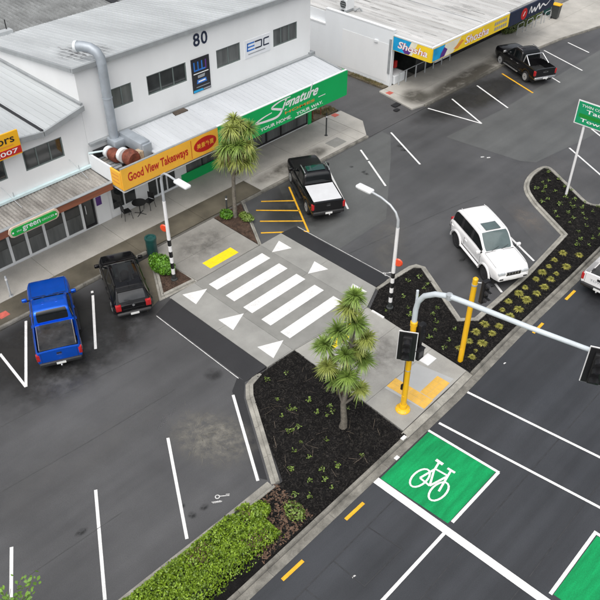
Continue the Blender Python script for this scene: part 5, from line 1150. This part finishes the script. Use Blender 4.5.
# the dark crossover
X1 = vehicle('parked_hatchback', 'dark charcoal crossover hatchback parked nose-in beside the shrub', 'car', (14.38,25.35), R(66), m_char, 4.35, 1.80, 1.60, 'car', Rw=.345, sill=.34, sh=.98, hood=1.0, cab=(-2.10,1.06,-1.72,.22), wb=(-1.32,1.32), nwin=3, tumble=.25, rg=m_cglassr)
for s in (-1,1): MB().tube([(-1.5,s*.60,1.60),(.1,s*.60,1.61)], .018, 6).build('roof_rail', m_trim, X1)
MB().rbox(-.9,.05,-.45,.45,1.592,1.608,.008).build('sunroof', m_cglass, X1); MB().rbox(-1.95,-1.66,-.60,.60,1.50,1.56,.02).build('roof_spoiler', m_char, X1)
MB().tube([(-2.11,0,1.06),(-2.04,.36,1.12)], .012, 5).build('rear_wiper', m_trim, X1); MB().box(-2.182,-2.176,-.5,.5,.70,.715).build('tailgate_seam', m_trim, X1); MB().tube([(-1.4,0,1.59),(-1.6,0,1.74)], .008, 5).build('aerial', m_trim, X1)
MB().lathe([(.01,0),(.06,0),(.06,.012),(.01,.012)],14,'x',(-2.19,0,.86)).build('badge', m_chrome, X1)
# the white four-wheel drive
X2 = vehicle('white_four_wheel_drive', 'tall white four-wheel drive with black tyres and sunroof by the median', 'car', (28.36,14.62), R(242), m_carw, 4.85, 1.92, 1.95, 'car', Rw=.42, sill=.55, sh=1.22, hood=1.24, cab=(-2.26,.95,-2.0,.28), wb=(-1.45,1.47), rim=m_rimk, wd=.30, nwin=3, tumble=.17, glass=m_cglass, ws=m_cglassp)
MB().rbox(-.42,.18,-.40,.40,1.94,1.965,.01).build('sunroof', m_cglassp, X2)
for s in (-1,1):
    for c in (-1.45,1.47):
        f_ = MB(); N = 14
        for k in range(N+1):
            a = math.pi*k/N; f_.v += [(c+.50*math.cos(a),s*.955,.42+.50*math.sin(a)),(c+.56*math.cos(a),s*.955,.42+.56*math.sin(a)),(c+.56*math.cos(a),s*1.02,.42+.55*math.sin(a)),(c+.50*math.cos(a),s*1.03,.42+.49*math.sin(a))]
        f_.f += [(4*k+j,4*k+(j+1)%4,4*k+4+(j+1)%4,4*k+4+j) for k in range(N) for j in range(4)]
        f_.build('wheel_arch_flare', m_carw, X2, smooth=40)
    MB().rbox(-.9,.95,min(s*.93,s*1.06),max(s*.93,s*1.06),.48,.54,.02).build('side_step', m_carw, X2)
    MB().tube([(-1.9,s*.62,1.95),(.1,s*.62,1.97)], .014, 6).build('roof_gutter', m_carw, X2)
    MB().rbox(2.36,2.49,s*.62-.1,s*.62+.1,.66,.74,.02).build('fog_light', m_trim, X2)
MB().rbox(2.28,2.47,-.72,.72,.58,.84,.07).build('bull_bumper', m_carw, X2, smooth=40)
g_ = MB().box(2.40,2.452,-.38,.38,.90,1.04).build('grille_bars', m_chrome, X2)
for k in range(5): MB().box(2.453,2.46,-.34+k*.15,-.26+k*.15,.915,1.025).build('grille_slot', m_trim, g_)

# ------------------------------------------------------------------ vegetation
def rosette(mb, c, n, L, droop=.35, w=.035, up=0.0, tilt=(0,0)):
    c = Vector(c)
    for i in range(n):
        ph = random.uniform(0, 2*math.pi); el = math.asin(random.uniform(-.55, 1)) ; l = L*random.uniform(.7,1.1)
        d = Vector((math.cos(ph)*math.cos(el)+tilt[0], math.sin(ph)*math.cos(el)+tilt[1], math.sin(el)+up)).normalized()
        s = d.cross(Vector((0,0,1)));
        if s.length < .05: s = Vector((1,0,0))
        s.normalize(); rows = []
        for k in range(5):
            t = k/4; p = c+d*l*t+Vector((0,0,-droop*l*t*t)); ww = w*(.6+.9*math.sin(math.pi*min(1,t*.9+.15)))*(1-.85*max(0,t-.6)/.4)
            rows.append((p-s*ww/2, p+s*ww/2))
        vs = [v for r in rows for v in r]; mb.add(vs, [(2*k,2*k+1,2*k+3,2*k+2) for k in range(4)])
rt = Vector((.697,-.717,0)); bk = Vector((.717,.697,0))
def cabbage_tree(label, base, trunk, heads, L, mats, n=85, dr=.45, skirt=True):
    T = thing('cabbage_tree', label, 'tree', (*base,.09))
    tr = MB().tube(trunk[0], trunk[1], 9).build('trunk', m_trunk, T, smooth=60)
    top = Vector(trunk[0][-1]); cr = {}
    for i, (u, z, dv) in enumerate(heads):
        c = rt*u+bk*dv+Vector((0,0,z))
        k = min(range(len(trunk[0])), key=lambda j: (Vector(trunk[0][j])-Vector((0,0,max(z-1.0,.8)))).length); s = Vector(trunk[0][k])
        MB().tube([s, s*.45+c*.55+Vector((0,0,-.15)), c], [.055,.045,.035], 7).build('branch', m_trunk, T, smooth=60)
        mb = MB(); rosette(mb, c, n, L*random.uniform(.85,1.15), dr*random.uniform(.75,1.3), .032)
        mb.build('leaf_head', mats[i % len(mats)], T, recalc=False)
        mb = MB(); rosette(mb, c-Vector((0,0,.1)), 30 if skirt else 14, L*.75, .95, .03, up=-.5); mb.build('dry_skirt', m_litter if i % 3 == 2 else mats[(i+1) % len(mats)], T, recalc=False)
    return T
cabbage_tree('cabbage tree with round yellow-green crown on the shop side', (22.13,26.28), ([(0,0,-.05),(.02,0,.3),(.04,.02,1.4),(.06,0,2.4),(.12,-.05,3.1),(.2,-.1,3.7)], [.16,.12,.10,.095,.09,.08]),
    [(.5,5.35,.1),(.1,5.3,-.3),(.92,5.05,.2),(-.1,4.75,.3),(.85,4.45,-.3),(.4,4.5,-.5),(-.3,4.1,-.1),(.95,3.75,.2),(.1,3.8,.5),(.3,3.7,-.35),(-.35,3.45,.2),(.55,4.9,.5),(.0,5.0,.45),(.6,4.0,.5),(-.15,4.4,-.45),(.75,3.4,-.2),(.2,5.55,.2)], .70, [m_cord2, m_cord2, m_cord], 150)
cabbage_tree('tall many-headed cabbage tree in the left mulch bed', (15.25,12.43), ([(0,0,-.05),(.03,-.02,.3),(.0,.05,1.2),(.1,0,2.2),(.05,-.05,3.2),(.15,-.02,4.2),(.12,-.08,5.2),(.12,-.1,5.9)], [.17,.13,.11,.105,.09,.075,.065,.05]),
    [(.16,6.55,0),(-.02,5.95,.15),(.22,5.5,-.15),(-.32,4.85,.15),(.62,4.75,-.1),(-.80,4.25,.1),(-.08,4.15,-.3),(-.68,3.4,-.1),(.02,3.15,-.4),(.62,3.45,.2),(.52,2.35,-.2),(.08,2.2,.3),(-.35,2.65,.0),(.30,3.9,.3)], .55, [m_cord, m_cord2, m_cord], 200, .28, False)
def leafy(mb, c, rad, n, s, shell=.6, up=.5):
    for i in range(n):
        v = Vector((random.gauss(0,1),random.gauss(0,1),random.gauss(0,1))).normalized(); r = random.uniform(shell,1)
        p = Vector((c[0]+v.x*rad[0]*r, c[1]+v.y*rad[1]*r, c[2]+v.z*rad[2]*r)); p += Vector((1,1,1))*.0
        if p.z < .1: p.z = .1+random.random()*.1
        nrm = (v+Vector((random.gauss(0,.6),random.gauss(0,.6),random.gauss(up,.6)))).normalized(); t = nrm.orthogonal().normalized(); t = Matrix.Rotation(random.uniform(0,6.28),3,nrm) @ t; b = nrm.cross(t); q = s*random.uniform(.6,1.2)
        mb.add([p-t*q, p-b*q*.5+nrm*q*.08, p+t*q, p+b*q*.5+nrm*q*.08], [(0,1,2,3)])
# hedge
hg = thing('hedge', 'bright green clipped hedge filling the near end of the median', 'hedge', (6,11.5,.08))
mb = MB(); core = MB()
def hz(x, y):
    e = min(1, max(0,(10.25-x)/.5))*min(1,max(0,(12.55-y)/.28))*min(1,max(0,(y-10.72)/.28)); return (.52+.16*noise.noise(Vector((x*.9,y*.9,0)))+.09*noise.noise(Vector((x*3,y*3,5))))*math.sqrt(e)+.1
for i in range(24000):
    x = random.uniform(1.5,10.3); y = random.uniform(10.6,12.62); e = .05*noise.noise(Vector((x*2,0,7)))
    y += .14*noise.noise(Vector((x*1.1,3,7)))
    if noise.noise(Vector((x*1.2,y*1.2,11))) < -.42: continue
    z = hz(x,y)*random.uniform(.75,1.04); 
    if z < .16 and random.random() < .5: continue
    nrm = Vector((random.gauss(0,.8),random.gauss(0,.8),.8)).normalized(); t = nrm.orthogonal().normalized(); t = Matrix.Rotation(random.uniform(0,6.28),3,nrm) @ t; b = nrm.cross(t); q = random.uniform(.028,.06); p = Vector((x,y,z-.10*random.random()**2))
    mb.add([p-t*q,p-b*q*.6,p+t*q,p+b*q*.6],[(0,1,2,3)])
mb.build('foliage', m_hedge, hg, True, recalc=False); mb = MB()
for cx_, cy_, r_, n_ in ((7.6,11.9,.35,260),(9.3,10.95,.4,260),(5.2,11.2,.3,160),(9.9,12.0,.25,140)):
    for i in range(n_):
        x = random.gauss(cx_,r_*.6); y = random.gauss(cy_,r_*.5); p = Vector((x,y,hz(min(x,10.2),y)*random.uniform(.85,1.02))); nrm = Vector((random.gauss(0,.8),random.gauss(0,.8),.8)).normalized(); t = nrm.orthogonal().normalized(); b = nrm.cross(t); q = random.uniform(.015,.04); mb.add([p-t*q,p-b*q*.6,p+t*q,p+b*q*.6],[(0,1,2,3)])
mb.build('dead_leaves', m_litter, hg, True, recalc=False)
N = 60; vs = []; fs = []
for i in range(N+1):
    for j in range(13):
        x = 1.5+8.6*i/N; y = 10.85+1.6*j/12; vs.append((x,y,hz(x,y)*.8-.08))
core.add(vs,[(i*13+j,(i+1)*13+j,(i+1)*13+j+1,i*13+j+1) for i in range(N) for j in range(12)]); core.build('twigs', m_hedgei, hg, True)  # dark sheet inside the hedge, coloured as the shade between leaves
def shrub(label, x, y, rad, n, s, mat, name='shrub', group=None):
    o = thing(name, label, 'shrub', (x,y,.09), 0, group); mb = MB(); leafy(mb, (0,0,rad[2]*.75), rad, n, s); mb.build('foliage', mat, o, recalc=False)
    st_ = MB()
    for k in range(5): a = k*1.25; st_.tube([(0,0,0),(math.cos(a)*rad[0]*.5,math.sin(a)*rad[1]*.5,rad[2]*.9)], .015, 5)
    st_.build('stems', m_twig, o); return o
shrub('round bright green shrub at the foot of the banded lamp', 16.55, 25.35, (.52,.85,.45), 2600, .07, m_shrub)
shrub('low green shrub left of the cabbage tree trunk', 21.75, 26.55, (.35,.4,.28), 800, .06, m_shrub); shrub('low green shrub right of the cabbage tree trunk', 22.35, 25.6, (.3,.5,.25), 800, .06, m_seed)
shrub('small bright clump of hedge plant apart at the hedge end', 10.25, 11.85, (.42,.35,.3), 1000, .055, m_hedge); shrub('loose green clump on leaf litter near the road kerb', 11.1, 11.0, (.35,.5,.25), 330, .055, m_seed)
for x, y, lb in ((55.3,30.25,'leafy green shrub behind the hoop rails, nearest the shop'),(57.4,30.35,'leafy green shrub behind the hoop rails, middle one'),(59.3,30.6,'leafy green shrub behind the hoop rails, nearest the bins')): shrub(lb, x, y, (1.1,.5,.55), 1300, .08, m_shrubd, group='shrubs at the far corner')
# seedlings and tussocks
def seedling():
    o = thing('seedling', 'x', 'plant'); mb = MB()
    for i in range(12):
        a = random.uniform(0,6.28); r = random.uniform(.02,.15); z = random.uniform(.05,.2); p = Vector((math.cos(a)*r,math.sin(a)*r,z)); nrm = Vector((random.gauss(0,.4),random.gauss(0,.4),1)).normalized(); t = Matrix.Rotation(random.uniform(0,6.28),3,nrm) @ nrm.orthogonal().normalized(); b = nrm.cross(t); q = random.uniform(.04,.075)
        mb.add([p-t*q,p-b*q*.5,p+t*q,p+b*q*.5],[(0,1,2,3)])
    mb.build('leaves', m_seed, o, recalc=False); st_ = MB()
    for i in range(3): a = i*2.1; st_.tube([(0,0,-.03),(math.cos(a)*.07,math.sin(a)*.07,.12)], .006, 4)
    st_.build('stem', m_twig, o); return o
SEE = [(14.43,15.26),(14.9,16.32),(15.73,16.02),(13.93,14.46),(14.56,14.36),(14.45,14.5),(15.23,14.26),(13.57,13.74),(13.99,13.62),(13.75,13.7),(13.54,13.05),(13.07,12.93),(12.35,12.44),(12.49,11.57),(14.3,12.41),(13.68,11.31),(14.66,10.97),(13.14,11.59),(12.79,10.78),(15.64,13.46),(16.08,12.88),(15.22,13.26),(13.24,12.31),(11.67,11.52),(12.0,11.1),(12.9,11.2),(15.5,13.2),(15.0,13.6)]
SEE2 = [(21.75,15.61),(23.05,13.92),(22.71,13.48),(22.85,12.62),(21.66,13.05),(21.57,12.23),(22.08,12.34),(22.24,13.2),(24.17,16.22),(23.04,15.6),(24.22,15.3),(24.79,16.03),(22.18,14.61),(23.52,14.04),(22.6,15.0),(23.5,15.2),(24.6,15.4)]
NOSE = []
while len(NOSE) < 46:
    q = (random.uniform(32.5,38.2), random.uniform(11.4,16.8))
    if inside(q, BEDR) and inside((q[0],q[1]+.3), BEDR) and all((q[0]-a)**2+(q[1]-b)**2 > .2 for a, b in NOSE): NOSE.append(q)
protos = [seedling() for _ in range(3)]; used = [False]*3
LB = {'a':'small green seedling in the dark mulch under the many-headed tree', 'b':'small green seedling in the mulch around the median lamp', 'c':'small green seedling in the mulch around the green road sign'}
for key, pl in (('a',SEE),('b',SEE2),('c',NOSE)):
    gname = {'a':'seedlings in the left mulch bed','b':'seedlings by the median lamp','c':'seedlings by the road sign'}[key]
    for i, (x, y) in enumerate(pl):
        k = i % 3; s = random.uniform(.5,1.0) if key != 'c' else random.uniform(.6,1.15); rz_ = random.uniform(0,6.28)
        if used[k]: dup(protos[k], (x,y,.09), rz_, LB[key], gname, s)
        else: o = protos[k]; used[k] = True; o.location = (x,y,.09); o.rotation_euler.z = rz_; o['label'] = LB[key]; o['group'] = gname; o.scale = (s,)*3
def tussock():
    o = thing('tussock', 'yellow-green tussock in the narrow mulch strip along the median', 'plant', group='yellow tussocks along the median strip'); mb = MB(); rosette(mb, (0,0,.03), 120, .30, .55, .017, up=.35); mb.build('blades', m_tuss, o, recalc=False)
    mb = MB(); rosette(mb, (0,0,.02), 20, .16, .1, .02, up=1.2); mb.build('new_shoots', m_seed, o, recalc=False); return o
tp = [tussock() for _ in range(3)]
TUS = [(31.41,12.07),(30.57,12.07),(29.93,12.02),(31.81,11.4),(30.47,11.36),(29.27,11.97),(29.09,11.41),(29.65,11.44),(28.59,11.92),(27.68,11.96),(28.31,11.31),(27.07,11.9),(27.66,11.34),(26.89,11.41),(26.23,11.96),(26.07,11.31),(25.52,11.83),(25.35,11.33),(24.11,11.86),(23.8,11.26),(24.43,11.29),(22.99,11.22),(23.4,11.83),(22.69,11.71),(22.04,11.78),(21.95,11.05),(22.4,11.17)]
for i, (x, y) in enumerate(TUS):
    s = random.uniform(.7,1.25)
    if i > 23: s *= .7
    if i < 3: tp[i].location = (x,y,.09); tp[i].rotation_euler.z = i; tp[i].scale = (s,)*3
    else: dup(tp[i % 3], (x,y,.09), random.uniform(0,6.28), scale=s)
# street tree whose twigs reach into the bottom left corner
tt = thing('street_tree', 'leafy twigs of a street tree at the bottom left corner', 'tree', (.6,11.6,.08))
MB().tube([(0,0,-.05),(.03,.05,.8),(.1,.2,1.6),(.2,.35,2.2)], [.1,.07,.055,.045], 8).build('trunk', m_twig, tt, smooth=60)
lf = MB(); tips = []
for k in range(15):
    a = k*2.4; L_ = random.uniform(1.0,1.9); e = Vector((.2+math.cos(a)*L_*.8+.35, .35+math.sin(a)*L_*.8+.35, 2.2+random.uniform(.3,1.1))); tips.append(e)
tips += [Vector((1.85,1.95,2.9)),Vector((2.35,2.2,2.8)),Vector((2.0,1.5,2.95)),Vector((2.55,1.9,2.75)),Vector((1.6,2.3,2.9))]
for i, e in enumerate(tips):
    s = Vector((.2,.35,2.2)); mpt = (s+e)/2+Vector((random.gauss(0,.1),random.gauss(0,.1),.15)); MB().tube([s,mpt,e], [.03,.018,.006], 6).build('branch', m_twig, tt)
    tw = MB(); 
    for j in range(4):
        b0 = mpt.lerp(e, j/4); MB().tube([b0, b0+Vector((random.gauss(0,.2),random.gauss(0,.2),random.uniform(0,.15)))], [.008,.004], 4).build('twig', m_twig, tt)
    for j in range(60 if i < 15 else 26):
        t = random.uniform(.35,1.0); p = (mpt.lerp(e,t) if True else e)+Vector((random.gauss(0,.16),random.gauss(0,.16),random.gauss(0,.1)))
        nrm = Vector((random.gauss(0,.5),random.gauss(0,.5),1)).normalized(); u = Matrix.Rotation(random.uniform(0,6.28),3,nrm) @ nrm.orthogonal().normalized(); b = nrm.cross(u); q = random.uniform(.045,.09)
        lf.add([p-u*q,p-u*q*.35-b*q*.6,p+u*q*.3-b*q*.55,p+u*q*1.1,p+u*q*.3+b*q*.55,p-u*q*.35+b*q*.6],[(0,1,2,3,4,5)])
lf.build('crown', m_treel, tt, recalc=False)
